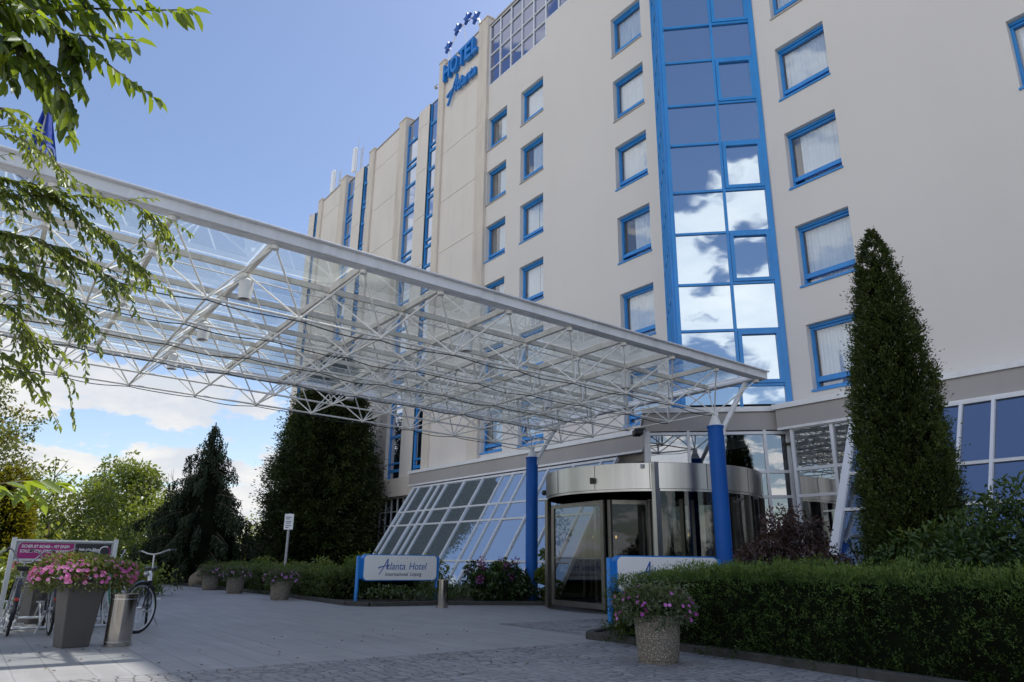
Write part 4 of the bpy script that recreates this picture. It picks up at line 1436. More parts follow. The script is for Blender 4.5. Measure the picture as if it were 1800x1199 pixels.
for dy, dz, L in ((0, .02, .10), (.05, -.05, .08), (-.05, .06, .08)):
    m.add([(.212, .20 + dy - .02, 8.06 + dz - L), (.212, .20 + dy + .02, 8.06 + dz - L), (.212, .20 + dy + .03, 8.06 + dz + L), (.212, .20 + dy - .01, 8.06 + dz + L)], [(0, 1, 2, 3)])
obj('emblem', m, M['flag_mark'], fo)
fg.rotation_euler.z = rad(-12)

# ------------------------------------------------------------------ planters and flowers
def flowers(cl, c, n, size, tone=.5):
    """open five-petalled blossoms facing outwards"""
    for p, nrm in c[:n]:
        p, nv_ = Vector(p), Vector(nrm).normalized()
        a = nv_.cross(Vector((0, 0, 1)) if abs(nv_.z) < .9 else Vector((1, 0, 0))).normalized()
        b = nv_.cross(a)
        t0 = R.uniform(0, 6)
        sz = size * R.uniform(.75, 1.2)
        tn = min(1, max(0, tone + R.gauss(0, .25)))
        P, D, N_ = [], [], []
        for k in range(5):
            t = t0 + k * 2 * math.pi / 5
            d = a * math.cos(t) + b * math.sin(t) + nv_ * .25
            P.append(p[:]); D.append(d[:]); N_.append(nv_[:])
        cl.add(np.array(P), np.array(D), np.array(N_), sz * .55, sz * .62, tn)
def mound(root, c, rx, ry, rz, nleaf, nfl, L, mat, petal, fsize, seed, hang=.3, stems=0):
    cl = Cloud()
    u = rand_dirs(nleaf)
    u[:, 2] = np.where(u[:, 2] < -.35, -u[:, 2], u[:, 2])
    lump = waves(7, 2)
    az = np.arctan2(u[:, 1], u[:, 0])
    q = NR.uniform(.35, 1.0, nleaf) ** .6 * (1 + .28 * lump(az, u[:, 2] * 3))
    p = u * q[:, None] * np.array([rx, ry, rz]) + np.array(c)
    low = u[:, 2] < .1
    p[:, 2] -= np.where(low, hang * NR.uniform(0, 1, nleaf) * rz, 0)
    d = unit(u * .7 + NR.normal(0, .6, (nleaf, 3)))
    nn = unit(np.array([0, 0, .8]) + NR.normal(0, .6, (nleaf, 3)))
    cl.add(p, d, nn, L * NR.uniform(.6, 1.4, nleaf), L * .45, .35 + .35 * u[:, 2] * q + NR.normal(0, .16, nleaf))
    fl_ = Cloud(); pts = []
    for k in range(nfl):
        v = Vector(rand_dirs(1)[0]); v.z = abs(v.z) - .12
        az_ = math.atan2(v.y, v.x)
        qq = 1.02 + .28 * float(lump(np.array([az_]), np.array([v.z * 3]))[0])
        zz = c[2] + v.z * rz * qq - (hang * .6 * rz * R.random() if v.z < .1 else 0)
        pts.append(((c[0] + v.x * rx * qq, c[1] + v.y * ry * qq, zz), (v.x + R.uniform(-.4, .4), v.y + R.uniform(-.4, .4), v.z + .3)))
    flowers(fl_, pts, nfl, fsize)
    fl_.build('blossoms', M[petal], root, 'petal')
    sc = cl
    if stems:
        for k in range(stems):
            a = R.uniform(0, 6.28); s0 = Vector((c[0] + math.cos(a) * rx * .3, c[1] + math.sin(a) * ry * .3, c[2] + rz * .5))
            for q_ in range(14):
                t_ = q_ / 13
                pp = s0 + Vector((math.cos(a) * rx * t_ * .9, math.sin(a) * ry * t_ * .9, rz * (1.1 * t_ - .5 * t_ * t_)))
                sc.add(np.array([pp[:]]), rand_dirs(1), rand_dirs(1), L, L * .4, .5)
    cl.build('leaves', M[mat], root, 'leaf')

def tall_planter(label, loc, rotz, h, wt, wb, seed, fl=(.42, .52, .21), n=(4600, 420)):
    t = thing('tall_planter', label, 'planter', loc, rotz, 'tall dark planters by the bicycle rack')
    m = MB()
    def ring(w, z): return [(-w, -w, z), (w, -w, z), (w, w, z), (-w, w, z)]
    vs = ring(wb / 2, 0) + ring(wt / 2, h) + ring(wt / 2 - .02, h) + ring(wt / 2 - .025, h - .08)
    fs = [(3, 2, 1, 0)]
    for l in range(3):
        for k in range(4): fs.append((l * 4 + k, l * 4 + (k + 1) % 4, (l + 1) * 4 + (k + 1) % 4, (l + 1) * 4 + k))
    m.add(vs, fs)
    obj('pot', m, M['planter'], t, bevel=.008)
    m = MB(); m.box(-wt / 2 + .03, wt / 2 - .03, -wt / 2 + .03, wt / 2 - .03, h - .12, h - .05)
    obj('earth', m, M['soil'], t)
    mound(t, (0, 0, h + .06), fl[0], fl[1], fl[2], n[0], n[1], .045, 'petunia_leaf', 'petal', .044, seed, .55)
tall_planter('tall dark tapered planter overflowing with pink flowers, beside the steel bin', (-9.33, 1.15, 0), rad(12), .66, .37, .265, 3)
tall_planter('tall dark planter with pink flowers farther back between the parked bicycles', (-12.75, 1.08, 0), rad(20), .70, .42, .34, 4, (.50, .42, .22), (1800, 90))

def round_pot(label, loc, rt_, rb_, h, leafn, fln, rx, rz, seed, mat, petal, group, fs=.042, L=.035):
    t = thing('flower_pot', label, 'flower pot', loc, R.uniform(0, 6), group)
    m = MB()
    m.lathe([(rb_ * .92, 0), (rb_ * .94, h * .07), (rb_ * .99, h * .085), (rb_, h * .12), (rt_, h * .97), (rt_ * .99, h), (rt_ * .86, h), (rt_ * .84, h * .9)], n=40, cap=False)
    m.lathe([(.001, .0), (rb_ * .92, 0)], n=40, cap=False)
    obj('pot', m, M['aggregate'], t, smooth=40)
    m = MB(); m.lathe([(.001, h * .93), (rt_ * .86, h * .92)], n=30)
    obj('earth', m, M['soil'], t)
    mound(t, (0, 0, h + rz * .35), rx, rx, rz, leafn, fln, L, mat, petal, fs, seed, .5, stems=6)
round_pot('large exposed aggregate flower pot with pink petunias at the right hedge', (-5.17, 5.60, 0), .222, .195, .41, 2600, 64, .40, .22, 5, 'petunia_shade', 'petal_violet', 'exposed aggregate flower pots', .038, .042)
far = [(-23.01, 6.12, 'farthest of the three stone pots along the left hedge, pale sparse flowers'), (-20.64, 6.14, 'middle of the three stone pots along the left hedge, pale flowers'),
       (-17.24, 6.16, 'nearest of the three stone pots along the left hedge, lilac flowers')]
for k_, (x, y, lab) in enumerate(far):
    round_pot(lab, (x, y, 0), .235, .21, .40, 900, 40 if k_ < 2 else 90, .40, .20, 6 + k_, 'petunia_shade', 'petal_lilac', 'exposed aggregate flower pots', .05, .055)

# ------------------------------------------------------------------ bicycles
def make_bike(label, loc, rotz, paint, lean=0., steer=0., basket=False, rack=True, guards='silver_paint', bars='up', light=False):
    """heading +x, rear wheel touching the ground at x=0, front at x=1.06"""
    t = thing('bicycle', label, 'bicycle', loc, rotz, 'bicycles parked at the rack')
    t.rotation_euler = (lean, 0, rotz)
    t.scale = (.88, .88, .88)
    r = .345
    def wheel(x, rot=0.):
        Rz = Matrix.Translation((.9, 0, 0)) @ Matrix.Rotation(rot, 4, 'Z') @ Matrix.Translation((x - .9, 0, 0))
        def circ(rr_, n_=40): return [(rr_ * math.cos(2 * math.pi * k / n_), 0, r + rr_ * math.sin(2 * math.pi * k / n_)) for k in range(n_ + 1)]
        m = MB(); m.path(circ(r - .018), .018, 8); m.xform(Rz)
        ty = obj('tyre', m, M['rubber'], t, smooth=60)
        m = MB(); m.path(circ(r - .045), .011, 6); m.xform(Rz)
        obj('rim', m, M['alu'], ty, smooth=60)
        m = MB()
        for k in range(18):
            a = 2 * math.pi * k / 18
            m.tube((.02 * math.cos(a + 1), (.025 if k % 2 else -.025), r + .02 * math.sin(a + 1)), ((r - .05) * math.cos(a), 0, r + (r - .05) * math.sin(a)), .0016, n=4, cap=False)
        m.tube((0, -.05, r), (0, .05, r), .018, n=8); m.xform(Rz)
        obj('spokes', m, M['alu'], ty)
    wheel(0); wheel(1.06, steer)
    bb, st, hd, hd2 = (.44, 0, .27), (.30, 0, .78), (.87, 0, .82), (.91, 0, .70)
    m = MB()
    m.tube(bb, (.27, 0, .86), .016, n=8)
    m.tube(hd, hd2, .021, n=8)
    m.tube(bb, hd2, .018, n=8)
    m.tube((.32, 0, .70), hd, .016, n=8)
    for y in (-.05, .05):
        m.tube((0, y, r), (.43, y * .5, .27), .010, n=6); m.tube((0, y, r), (.31, y * .4, .74), .009, n=6)
    obj('frame', m, M[paint], t, smooth=50)
    m = MB(); Rz = Matrix.Translation((.9, 0, 0)) @ Matrix.Rotation(steer, 4, 'Z') @ Matrix.Translation((-.9, 0, 0))
    crown = Vector((.93, 0, .66))
    for y in (-.05, .05): m.path([crown + Vector((0, y * .6, 0)), (1.0, y, .52), (1.06, y, r)], .012, 6)
    m.tube(crown + Vector((0, -.05, 0)), crown + Vector((0, .05, 0)), .014, n=6); m.tube(crown, (.855, 0, .90), .015, n=8)
    m.xform(Rz)
    obj('fork', m, M[paint], t, smooth=50)
    m = MB()
    hz = .98
    if bars == 'up':
        for y in (-1, 1): m.path([(.86, 0, .93), (.88, y * .08, .94), (.82, y * .20, 1.10), (.70, y * .27, 1.13), (.60, y * .285, 1.11)], .011, 7)
    else:
        for y in (-1, 1): m.path([(.855, 0, 1.07), (.86, y * .1, 1.085), (.84, y * .22, 1.125), (.79, y * .31, 1.12)], .012, 7)
    m.tube((.862, 0, .86), (.853, 0, .95 if bars == 'up' else 1.08), .016, n=8)
    m.xform(Rz)
    hb = obj('handlebar', m, M['silver_paint'], t, smooth=50)
    m = MB()
    for y in (-1, 1):
        if bars == 'up': m.tube((.68, y * .273, 1.128), (.585, y * .287, 1.107), .017, n=8)
        else: m.tube((.825, y * .245, 1.124), (.785, y * .32, 1.119), .017, n=8)
    m.xform(Rz)
    obj('grip', m, M['black'], hb, smooth=50)
    m = MB()
    P = []
    for k in range(9):
        s_ = k / 8
        P.append((.16 + .28 * s_, (.085 * (1 - s_) ** .8 + .018), .895 - .018 * math.sin(s_ * 3)))
    top = [(x, y, z) for x, y, z in P] + [(x, -y, z) for x, y, z in reversed(P)]
    n_ = len(top)
    m.add(top + [(x * .97 + .01, y * .8, z - .055) for x, y, z in top], [tuple(range(n_ - 1, -1, -1)), tuple(range(n_, 2 * n_))] + [(k, (k + 1) % n_, n_ + (k + 1) % n_, n_ + k) for k in range(n_)])
    obj('saddle', m, M['black'], t, bevel=.012)
    m = MB(); m.tube((.44, -.055, .27), (.44, .055, .27), .025, n=10); m.lathe([(.085, -.004), (.085, .004)], n=24)
    o_ = len(m.v) - 48
    m.v[o_:] = [(x + .44, z - .05, y + .27) for x, y, z in m.v[o_:]]
    m.bar((.44, -.07, .27), (.52, -.075, .12), .018, .012); m.bar((.44, .07, .27), (.36, .075, .42), .018, .012)
    m.bar((.47, -.15, .12), (.57, -.15, .12), .02, .018); m.box(.47, .57, -.17, -.09, .11, .13); m.box(.31, .41, .09, .17, .41, .43)
    obj('crankset', m, M['alu'], t)
    m = MB(); m.path([(.44, -.05, .355), (.02, -.05, r + .035), (-.02, -.05, r), (.02, -.05, r - .035), (.44, -.05, .185)], .006, 4)
    obj('chain', m, M['black'], t)
    def guard(x, a0, a1, rot=0):
        m = MB(); nn = 16; V = []
        for k in range(nn + 1):
            a = rad(a0 + (a1 - a0) * k / nn)
            for y, dr in ((-.03, -.012), (0, .004), (.03, -.012)):
                V.append(((r + .022 + dr) * math.cos(a), y, r + (r + .022 + dr) * math.sin(a)))
        m.add(V, [(k * 3 + q, k * 3 + q + 1, k * 3 + q + 4, k * 3 + q + 3) for k in range(nn) for q in range(2)])
        m.xform(Matrix.Translation((.9, 0, 0)) @ Matrix.Rotation(rot, 4, 'Z') @ Matrix.Translation((x - .9, 0, 0)))
        return obj('mudguard', m, M[guards], t, smooth=60)
    if guards:
        guard(0, 45, 200); guard(1.06, 0, 140, steer)
    if rack:
        m = MB()
        for y in (-.06, 0, .06): m.tube((-.22, y, .745), (.27, y, .765), .008, n=6)
        m.tube((-.22, -.06, .745), (-.22, .06, .745), .008, n=6)
        for y in (-.065, .065): m.tube((0, y, r), (-.10, y, .745), .007, n=6)
        obj('luggage_rack', m, M['silver_paint'], t, smooth=50)
        m = MB(); m.box(-.375, -.36, -.028, .028, .46, .50)
        obj('reflector', m, M['red_reflector'], t, bevel=.006)
    m = MB(); m.path([(.20, .06, .25), (.12, .16, .02)], .01, 6)
    obj('kickstand', m, M['alu'], t)
    if light:
        m = MB(); m.sphere((.98, 0, .80), .04, 12, 8)
        m.xform(Rz)
        obj('headlight', m, M['silver_paint'], t, smooth=60)
    return t
make_bike('silver city bicycle second from the left edge, its rear wheel facing the viewer', (-10.85, .66, 0), rad(177), 'silver_paint', rad(3), rad(8), guards='dark_paint')
make_bike('dark bicycle with pale mudguards and red reflector standing left of the tall planter', (-10.75, 1.07, 0), rad(180), 'dark_paint', rad(-2), rad(-5), guards='dark_paint')
make_bike('dark red bicycle cut off by the left edge of the view', (-11.0, .30, 0), rad(184), 'red_paint', rad(4), rad(-12))
make_bike('green framed bicycle half hidden behind the flower planter', (-12.35, 1.62, 0), rad(12), 'green_paint', rad(2), rad(6), bars='up')
make_bike('dark trekking bicycle with white head tube turned towards the open forecourt', (-11.37, 2.25, 0), rad(-11), 'dark_paint', rad(3), rad(-38), bars='flat', rack=False, guards='dark_paint', light=True)
# white decal sleeve on the last bicycle's head tube
bk = [o for o in COL.objects if o.get('category') == 'bicycle'][-1]
m = MB(); m.tube((.868, 0, .835), (.908, 0, .70), .030, n=12)
obj('head_tube', m, M['white_paint'], bk, smooth=50)

rk = thing('bicycle_rack', 'aluminium bicycle rack carrying a pink and black advertising board above the bicycles', 'bicycle rack', (-12.4, 1.25, 0), rotz=rad(90))
Wd = .60
m = MB()
for x_ in (-Wd - .03, Wd + .03): m.box(x_ - .03, x_ + .03, -.03, .03, 0, 1.15)
m.box(-Wd, Wd, -.02, .02, 1.095, 1.125); m.box(-Wd, Wd, -.02, .02, .835, .86)
obj('post_frame', m, M['alu'], rk, bevel=.006)
m = MB(); m.box(-Wd, Wd, .004, .018, .86, 1.095)
obj('board', m, M['grey'], rk)
def rpanel(x0, x1, z0, z1, r, y):
    P = [(x1, z0), (x1, z1)]
    P += [(x0 + r - r * math.sin(rad(10 * q)), z1 - r + r * math.cos(rad(10 * q))) for q in range(10)]
    P += [(x0, z0)]
    mm = MB(); mm.add([(a, y, b) for a, b in P], [tuple(range(len(P) - 1, -1, -1))]); return mm
obj('advert_panel', rpanel(-Wd + .03, .10, .872, 1.082, .06, .001), M['magenta'], rk)
m = MB(); m.quad((.115, .001, .872), (Wd - .02, .001, .872), (Wd - .02, .001, 1.082), (.115, .001, 1.082))
obj('advert_panel', m, M['ad_black'], rk)
for body, x_, z_, s_ in (('SICHER IST SICHER – MIT EINEM', -Wd + .065, 1.015, .056), ('SCHLOSS VON LITTLE JOHN BIKES!', -Wd + .055, .950, .056), ('little john Bikes', .165, .985, .052)):
    mb = text_mb(body, s_, .0006, .12, .0012)
    wx = max(v[0] for v in mb.v)
    mb.xform(Matrix.Diagonal(((.58 / wx) if z_ != .985 else (.26 / wx), 1, 1, 1)))
    mb.xform(frame_M((x_, -.003, z_), (1, 0, 0), (0, 0, 1), (0, -1, 0)))
    obj('lettering', mb, M['ink_white'], rk)
m = MB()
for a0, a1, mt in ((60, 200, 'ink_white'), (210, 420, 'magenta')):
    mm = MB(); nn = 18; V = []
    for k in range(nn + 1):
        a = rad(a0 + (a1 - a0) * k / nn)
        for r_ in (.062, .076): V.append((.50 + r_ * math.cos(a), -.002, .978 + r_ * math.sin(a)))
    mm.add(V, [(2 * k, 2 * k + 1, 2 * k + 3, 2 * k + 2) for k in range(nn)])
    obj('emblem', mm, M[mt], rk)
m = MB()
for k in range(4):
    x_ = -.55 + k * .36
    for dx in (-.04, .04): m.path([(x_ + dx, -.9, .03), (x_ + dx, -.9, .10), (x_ + dx, -.5, .32), (x_ + dx, -.1, .12)], .011, 6)
m.tube((-.7, -.9, .03), (.7, -.9, .03), .02, n=6); m.tube((-.7, -.05, .10), (.7, -.05, .10), .02, n=6)
m.box(-.72, -.60, -.95, .05, 0, .05); m.box(.60, .72, -.95, .05, 0, .05)
obj('wheel_holder', m, M['alu'], rk)

# ------------------------------------------------------------------ hedges
def hedge(label, x0, x1, y0, y1, h, n, L, mat, group, round_=.25, wavy=.05, taper=0.):
    angle, origin = 0, None
    ox, oy = origin or ((x0 + x1) / 2, (y0 + y1) / 2)
    t = thing('hedge', label, 'hedge', (ox, oy, 0), angle, group)
    lx, ly = (x1 - x0) / 2, (y1 - y0) / 2
    m = MB()
    hs = h * (1 - taper)
    pr = [(-lx + .14, 0), (lx - .12, 0), (lx - .12, h - .08), (-lx + 1.4, h - .08), (-lx + .14, hs - .09)]
    m.add([(x_, -ly + .10, z_) for x_, z_ in pr] + [(x_, ly - .10, z_) for x_, z_ in pr], [(0, 1, 2, 3, 4), (9, 8, 7, 6, 5)] + [(k, k + 5, (k + 1) % 5 + 5, (k + 1) % 5) for k in range(5)])
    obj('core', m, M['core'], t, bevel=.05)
    cl = Cloud()
    area = [2 * lx * h, 2 * lx * h, 2 * ly * h, 2 * ly * h, 4 * lx * ly]
    KT = 12
    for k, A_ in enumerate(area):
        m_ = int(n * A_ / sum(area) / KT)
        a, b = NR.uniform(-1, 1, m_), NR.uniform(0, 1, m_)
        dep_ = NR.uniform(-.13, .05, m_)
        if k < 2:
            s_ = -1 if k == 0 else 1
            edge_ = round_ * np.clip((b - .7) / .3, 0, 1) ** 2 * .5
            p = np.stack([a * lx, s_ * (ly + dep_ - edge_), b * h], 1); out = np.tile([0, s_, 0], (m_, 1))
        elif k < 4:
            s_ = -1 if k == 2 else 1
            edge_ = round_ * np.clip((b - .7) / .3, 0, 1) ** 2 * .5
            p = np.stack([s_ * (lx + dep_ - edge_), a * ly, b * h], 1); out = np.tile([s_, 0, 0], (m_, 1))
        else:
            c_ = NR.uniform(-1, 1, m_)
            p = np.stack([a * lx, c_ * ly, h + dep_ - round_ * .5 * np.clip(np.abs(c_) - .55, 0, 1) ** 2 * 2], 1); out = np.tile([0, 0, 1], (m_, 1))
        p = p + out * (wavy * (np.sin(p[:, :1] * 5.1 + p[:, 2:3] * 4) + np.sin(p[:, 1:2] * 7 + p[:, :1] * 2.3) + .8 * np.sin(p[:, :1] * 11.3 + p[:, 2:3] * 9)))
        p[:, 2] *= 1 - taper * np.clip((-lx + 1.3 - p[:, 0]) / 1.3, 0, 1)
        clump = np.sin(p[:, 0] * 4 + 2 * np.sin(p[:, 2] * 5)) * np.sin(p[:, 1] * 5 + p[:, 2] * 4)
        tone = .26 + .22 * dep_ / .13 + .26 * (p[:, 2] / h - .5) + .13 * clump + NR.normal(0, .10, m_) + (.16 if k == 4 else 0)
        tufts(cl, p, out * .8 + np.array([0, 0, .55]) + NR.normal(0, .45, (m_, 3)), L * 2.6, KT, L, L * .36, tone, .55, .4)
    # fresh shoots standing up from the top
    m_ = int(n * .05)
    a, c_ = NR.uniform(-1, 1, m_), NR.uniform(-1, 1, m_)
    p = np.stack([a * lx, c_ * ly * .95, h + NR.uniform(-.02, .06, m_)], 1)
    p[:, 2] *= 1 - taper * np.clip((-lx + 1.3 - p[:, 0]) / 1.3, 0, 1)
    cl.add(p, unit(np.array([0, 0, 1]) + NR.normal(0, .35, (m_, 3))), rand_dirs(m_), L * 1.3, L * .35, NR.uniform(.55, 1, m_))
    cl.build('foliage', M[mat], t, 'diamond')
    return t
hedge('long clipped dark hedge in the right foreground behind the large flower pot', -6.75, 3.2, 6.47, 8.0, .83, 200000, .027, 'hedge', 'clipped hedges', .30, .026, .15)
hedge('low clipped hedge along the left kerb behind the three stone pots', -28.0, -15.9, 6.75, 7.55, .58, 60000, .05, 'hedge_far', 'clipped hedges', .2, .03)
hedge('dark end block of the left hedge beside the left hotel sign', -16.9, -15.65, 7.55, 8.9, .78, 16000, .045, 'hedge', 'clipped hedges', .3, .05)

# ------------------------------------------------------------------ shrubs
def shrub(name, label, loc, rx, ry, h, nb_, per, L, W, mat, group=None, tone0=.4, stems=5, hang=.1, tpl='leaf', kind='shrub', r0=.16, r1=.30, zb=.45):
    t = thing(name, label, kind, loc, 0, group)
    cl = Cloud()
    s = max(rx, ry)
    blobs = []
    for k in range(nb_):
        u = rand_dirs(1)[0]
        q = NR.uniform(.3, 1) ** .5
        r_ = NR.uniform(r0, r1) * s
        blobs.append((u[0] * q * (rx - r_ * .4), u[1] * q * (ry - r_ * .4), max(r_ * .5, h * zb + u[2] * q * (h * (1 - zb) - r_ * .4)), r_))
    blob_crown(cl, blobs, per / s ** 2 * 6, L, W, tone0, hang=hang)
    cl.build('foliage', M[mat], t, tpl)
    m = MB()
    for k in range(stems):
        a = 2.4 * k
        m.path([(.03 * math.cos(a), .03 * math.sin(a), -.05), (rx * .25 * math.cos(a), ry * .25 * math.sin(a), h * .35), (rx * .6 * math.cos(a), ry * .6 * math.sin(a), h * .75)], .018, 5, .006)
    obj('stems', m, M['bark'], t, smooth=60)
    return t
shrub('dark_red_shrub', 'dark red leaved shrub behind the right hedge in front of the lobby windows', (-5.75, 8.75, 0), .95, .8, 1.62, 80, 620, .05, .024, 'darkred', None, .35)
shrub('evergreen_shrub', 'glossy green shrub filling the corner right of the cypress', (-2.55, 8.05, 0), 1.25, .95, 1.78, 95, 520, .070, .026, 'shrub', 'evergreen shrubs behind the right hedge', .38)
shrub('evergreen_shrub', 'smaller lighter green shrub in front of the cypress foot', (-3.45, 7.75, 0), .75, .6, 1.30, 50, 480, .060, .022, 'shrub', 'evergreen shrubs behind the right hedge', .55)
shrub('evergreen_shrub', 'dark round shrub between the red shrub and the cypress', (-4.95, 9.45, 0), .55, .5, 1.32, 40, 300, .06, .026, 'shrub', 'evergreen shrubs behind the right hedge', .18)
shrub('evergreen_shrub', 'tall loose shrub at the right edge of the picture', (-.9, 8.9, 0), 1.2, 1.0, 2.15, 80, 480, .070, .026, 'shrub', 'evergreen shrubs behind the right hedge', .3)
hy = shrub('hydrangea', 'hydrangea bush with pink and violet flower heads right of the left hotel sign', (-14.0, 10.0, 0), .85, .75, 1.0, 48, 260, .085, .055, 'shrub', None, .25)
for k in range(13):
    cl = Cloud()
    a, e = R.uniform(0, 6.28), R.uniform(.1, 1.1)
    c_ = np.array([.80 * math.cos(a) * math.cos(e), .70 * math.sin(a) * math.cos(e), .45 + .55 * math.sin(e)])
    u = rand_dirs(60)
    cl.add(u * .085 + c_, rand_dirs(60), u, .035, .032, NR.uniform(0, 1, 60))
    cl.build('flower_head', M['hydrangea_petal'], hy, 'petal')
shrub('lime_shrub', 'small lime leaved plant on the kerb left of the large flower pot', (-6.62, 6.95, .03), .30, .26, .40, 16, 90, .06, .05, 'lime_leaf', None, .5, 3, r0=.3, r1=.5)
shrub('climbing_plant', 'leafy climber beside the left blue column', (-13.55, 11.1, 0), .28, .28, 1.15, 14, 60, .08, .06, 'broad', None, .4, 3, r0=.35, r1=.6)
lf_spots = [(-27.0, 9.0, 1.0), (-24.6, 8.3, .95), (-22.2, 8.2, .9), (-20.0, 8.3, .95), (-17.9, 8.6, 1.05), (-16.4, 9.4, 1.1)]
lab_ = ['farthest left green shrub behind the left hedge', 'second green shrub from the left behind the left hedge', 'green shrub behind the left hedge near the notice post', 'green shrub right of the notice post, behind the hedge', 'green shrub behind the hedge below the sloped glass', 'green shrub closest to the left hotel sign']
for k, (x, y, h) in enumerate(lf_spots):
    shrub('garden_shrub', lab_[k], (x, y, 0), 1.0, .6, h, 26, 110, .09, .05, 'broad', 'shrubs behind the left hedge', .22, 4)
# ground cover in the beds
def cover(name, pts, n, L, mat, hmax):
    xs_ = [p[0] for p in pts]; ys_ = [p[1] for p in pts]
    P = []
    def inside(x, y):
        c = False
        for i in range(len(pts)):
            a, b = pts[i], pts[i - 1]
            if (a[1] > y) != (b[1] > y) and x < (b[0] - a[0]) * (y - a[1]) / (b[1] - a[1]) + a[0]: c = not c
        return c
    while len(P) < n:
        x, y = R.uniform(min(xs_), max(xs_)), R.uniform(min(ys_), max(ys_))
        if inside(x, y): P.append((x, y))
    P = np.array(P)
    hh = hmax * (.55 + .45 * np.sin(P[:, 0] * 2.3 + 1.4 * np.sin(P[:, 1] * 2)) * np.sin(P[:, 1] * 3.1))
    z = .05 + np.clip(hh, .03, None) * NR.uniform(0, 1, n) ** .5
    p = np.column_stack([P, z])
    cl = Cloud()
    cl.add(p, unit(NR.normal(0, .7, (n, 3)) + np.array([0, 0, .5])), unit(NR.normal(0, .6, (n, 3)) + np.array([0, 0, .9])), L * NR.uniform(.6, 1.4, n), L * .5, .25 + .5 * z / hmax + NR.normal(0, .12, n))
    o = cl.build(name, M[mat], None, 'diamond', 'stuff')
    return o
cover('ground_cover', [(-15.0, 7.0), (-14.25, 7.2), (-14.1, 8.4), (-13.65, 9.5), (-13.2, 10.6), (-13.4, 11.3), (-24, 11.3), (-24, 9.4), (-15.2, 9.4), (-14.9, 8.4)], 14000, .07, 'cover', .34)
cover('ground_cover', [(-7.3, 7.0), (-7.7, 7.6), (-8.3, 8.6), (-9.1, 10.0), (-8.9, 11.0), (-4, 11.4), (-4, 8.3), (-6.6, 8.3), (-6.9, 6.9)], 7000, .06, 'cover', .30)

# ------------------------------------------------------------------ trees
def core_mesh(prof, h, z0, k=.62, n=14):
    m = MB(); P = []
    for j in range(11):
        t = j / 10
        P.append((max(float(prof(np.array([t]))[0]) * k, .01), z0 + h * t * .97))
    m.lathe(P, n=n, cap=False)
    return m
# slim columnar cypress in front of the right-hand facade
cy = thing('columnar_cypress', 'tall slim dark green columnar conifer in front of the right facade', 'tree', (-4.18, 8.95, 0))
pc = lambda t: np.interp(t, [0, .04, .12, .25, .42, .58, .72, .85, .94, 1.0], [.32, .40, .48, .50, .47, .41, .33, .22, .135, .02])
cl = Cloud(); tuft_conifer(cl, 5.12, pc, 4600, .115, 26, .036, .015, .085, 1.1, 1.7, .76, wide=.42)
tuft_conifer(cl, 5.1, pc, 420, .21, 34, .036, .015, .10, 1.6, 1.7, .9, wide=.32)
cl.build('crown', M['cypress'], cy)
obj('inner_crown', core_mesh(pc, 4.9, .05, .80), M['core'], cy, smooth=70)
m = MB(); m.path([(0, 0, -.1), (.01, 0, 1.5), (0, .01, 4.6)], .08, 8, .02)
obj('trunk', m, M['bark'], cy, smooth=60)
# big thuja left of the sloped glazing
th_ = thing('broad_thuja', 'large dense dark conifer standing against the left wing of the hotel', 'tree', (-27.75, 11.35, 0))
pt = lambda t: np.interp(t, [0, .06, .18, .32, .5, .66, .8, .92, 1.0], [1.65, 1.78, 1.82, 1.76, 1.56, 1.28, .95, .55, .06])
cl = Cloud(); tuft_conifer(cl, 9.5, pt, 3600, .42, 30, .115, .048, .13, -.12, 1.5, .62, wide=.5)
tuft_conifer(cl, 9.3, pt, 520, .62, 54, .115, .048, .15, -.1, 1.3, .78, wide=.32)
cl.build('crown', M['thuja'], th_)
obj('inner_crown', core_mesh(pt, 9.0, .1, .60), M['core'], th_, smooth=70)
m = MB(); m.path([(0, 0, -.1), (.05, 0, 3), (0, .03, 6.6)], .20, 8, .04)
obj('trunk', m, M['bark'], th_, smooth=60)
th2 = thing('broad_thuja', 'slimmer dark conifer at the left shoulder of the large one', 'tree', (-31.2, 11.3, 0))
pt2 = lambda t: np.interp(t, [0, .1, .3, .6, .85, 1.0], [1.0, 1.2, 1.15, .85, .45, .05])
cl = Cloud(); tuft_conifer(cl, 7.5, pt2, 1100, .46, 28, .115, .045, .12, .1, 1.6, .6, wide=.6)
cl.build('crown', M['thuja'], th2)
m = MB(); m.path([(0, 0, -.1), (.05, 0, 3), (0, .03, 6.2)], .14, 8, .03)
obj('trunk', m, M['bark'], th2, smooth=60)
# weeping conifer
wc = thing('weeping_conifer', 'dark weeping conifer with drooping branches beyond the stone pots', 'tree', (-28.1, 6.95, 0))
cl = Cloud(); wood = MB()
HW = 5.75
wood.path([(0, 0, -.1), (.06, .02, 2), (-.03, .05, 4), (.02, 0, HW)], .17, 8, .02)
def hang_strands(p0, L_, n, tone):
    for k in range(n):
        q = p0 + np.array([NR.normal(0, .05), NR.normal(0, .05), 0])
        m_ = int(L_ / .026)
        z = np.linspace(0, L_ * NR.uniform(.5, 1.1), m_)
        dx, dy = NR.normal(0, .10, 2)
        P = np.stack([q[0] + dx * z, q[1] + dy * z, q[2] - z], 1) + NR.normal(0, .018, (m_, 3))
        cl.add(P, unit(np.array([0, 0, -1]) + NR.normal(0, .55, (m_, 3))), rand_dirs(m_), .10 * NR.uniform(.6, 1.3, m_), .042, tone + NR.normal(0, .12, m_) - .12 * z / max(L_, .01))
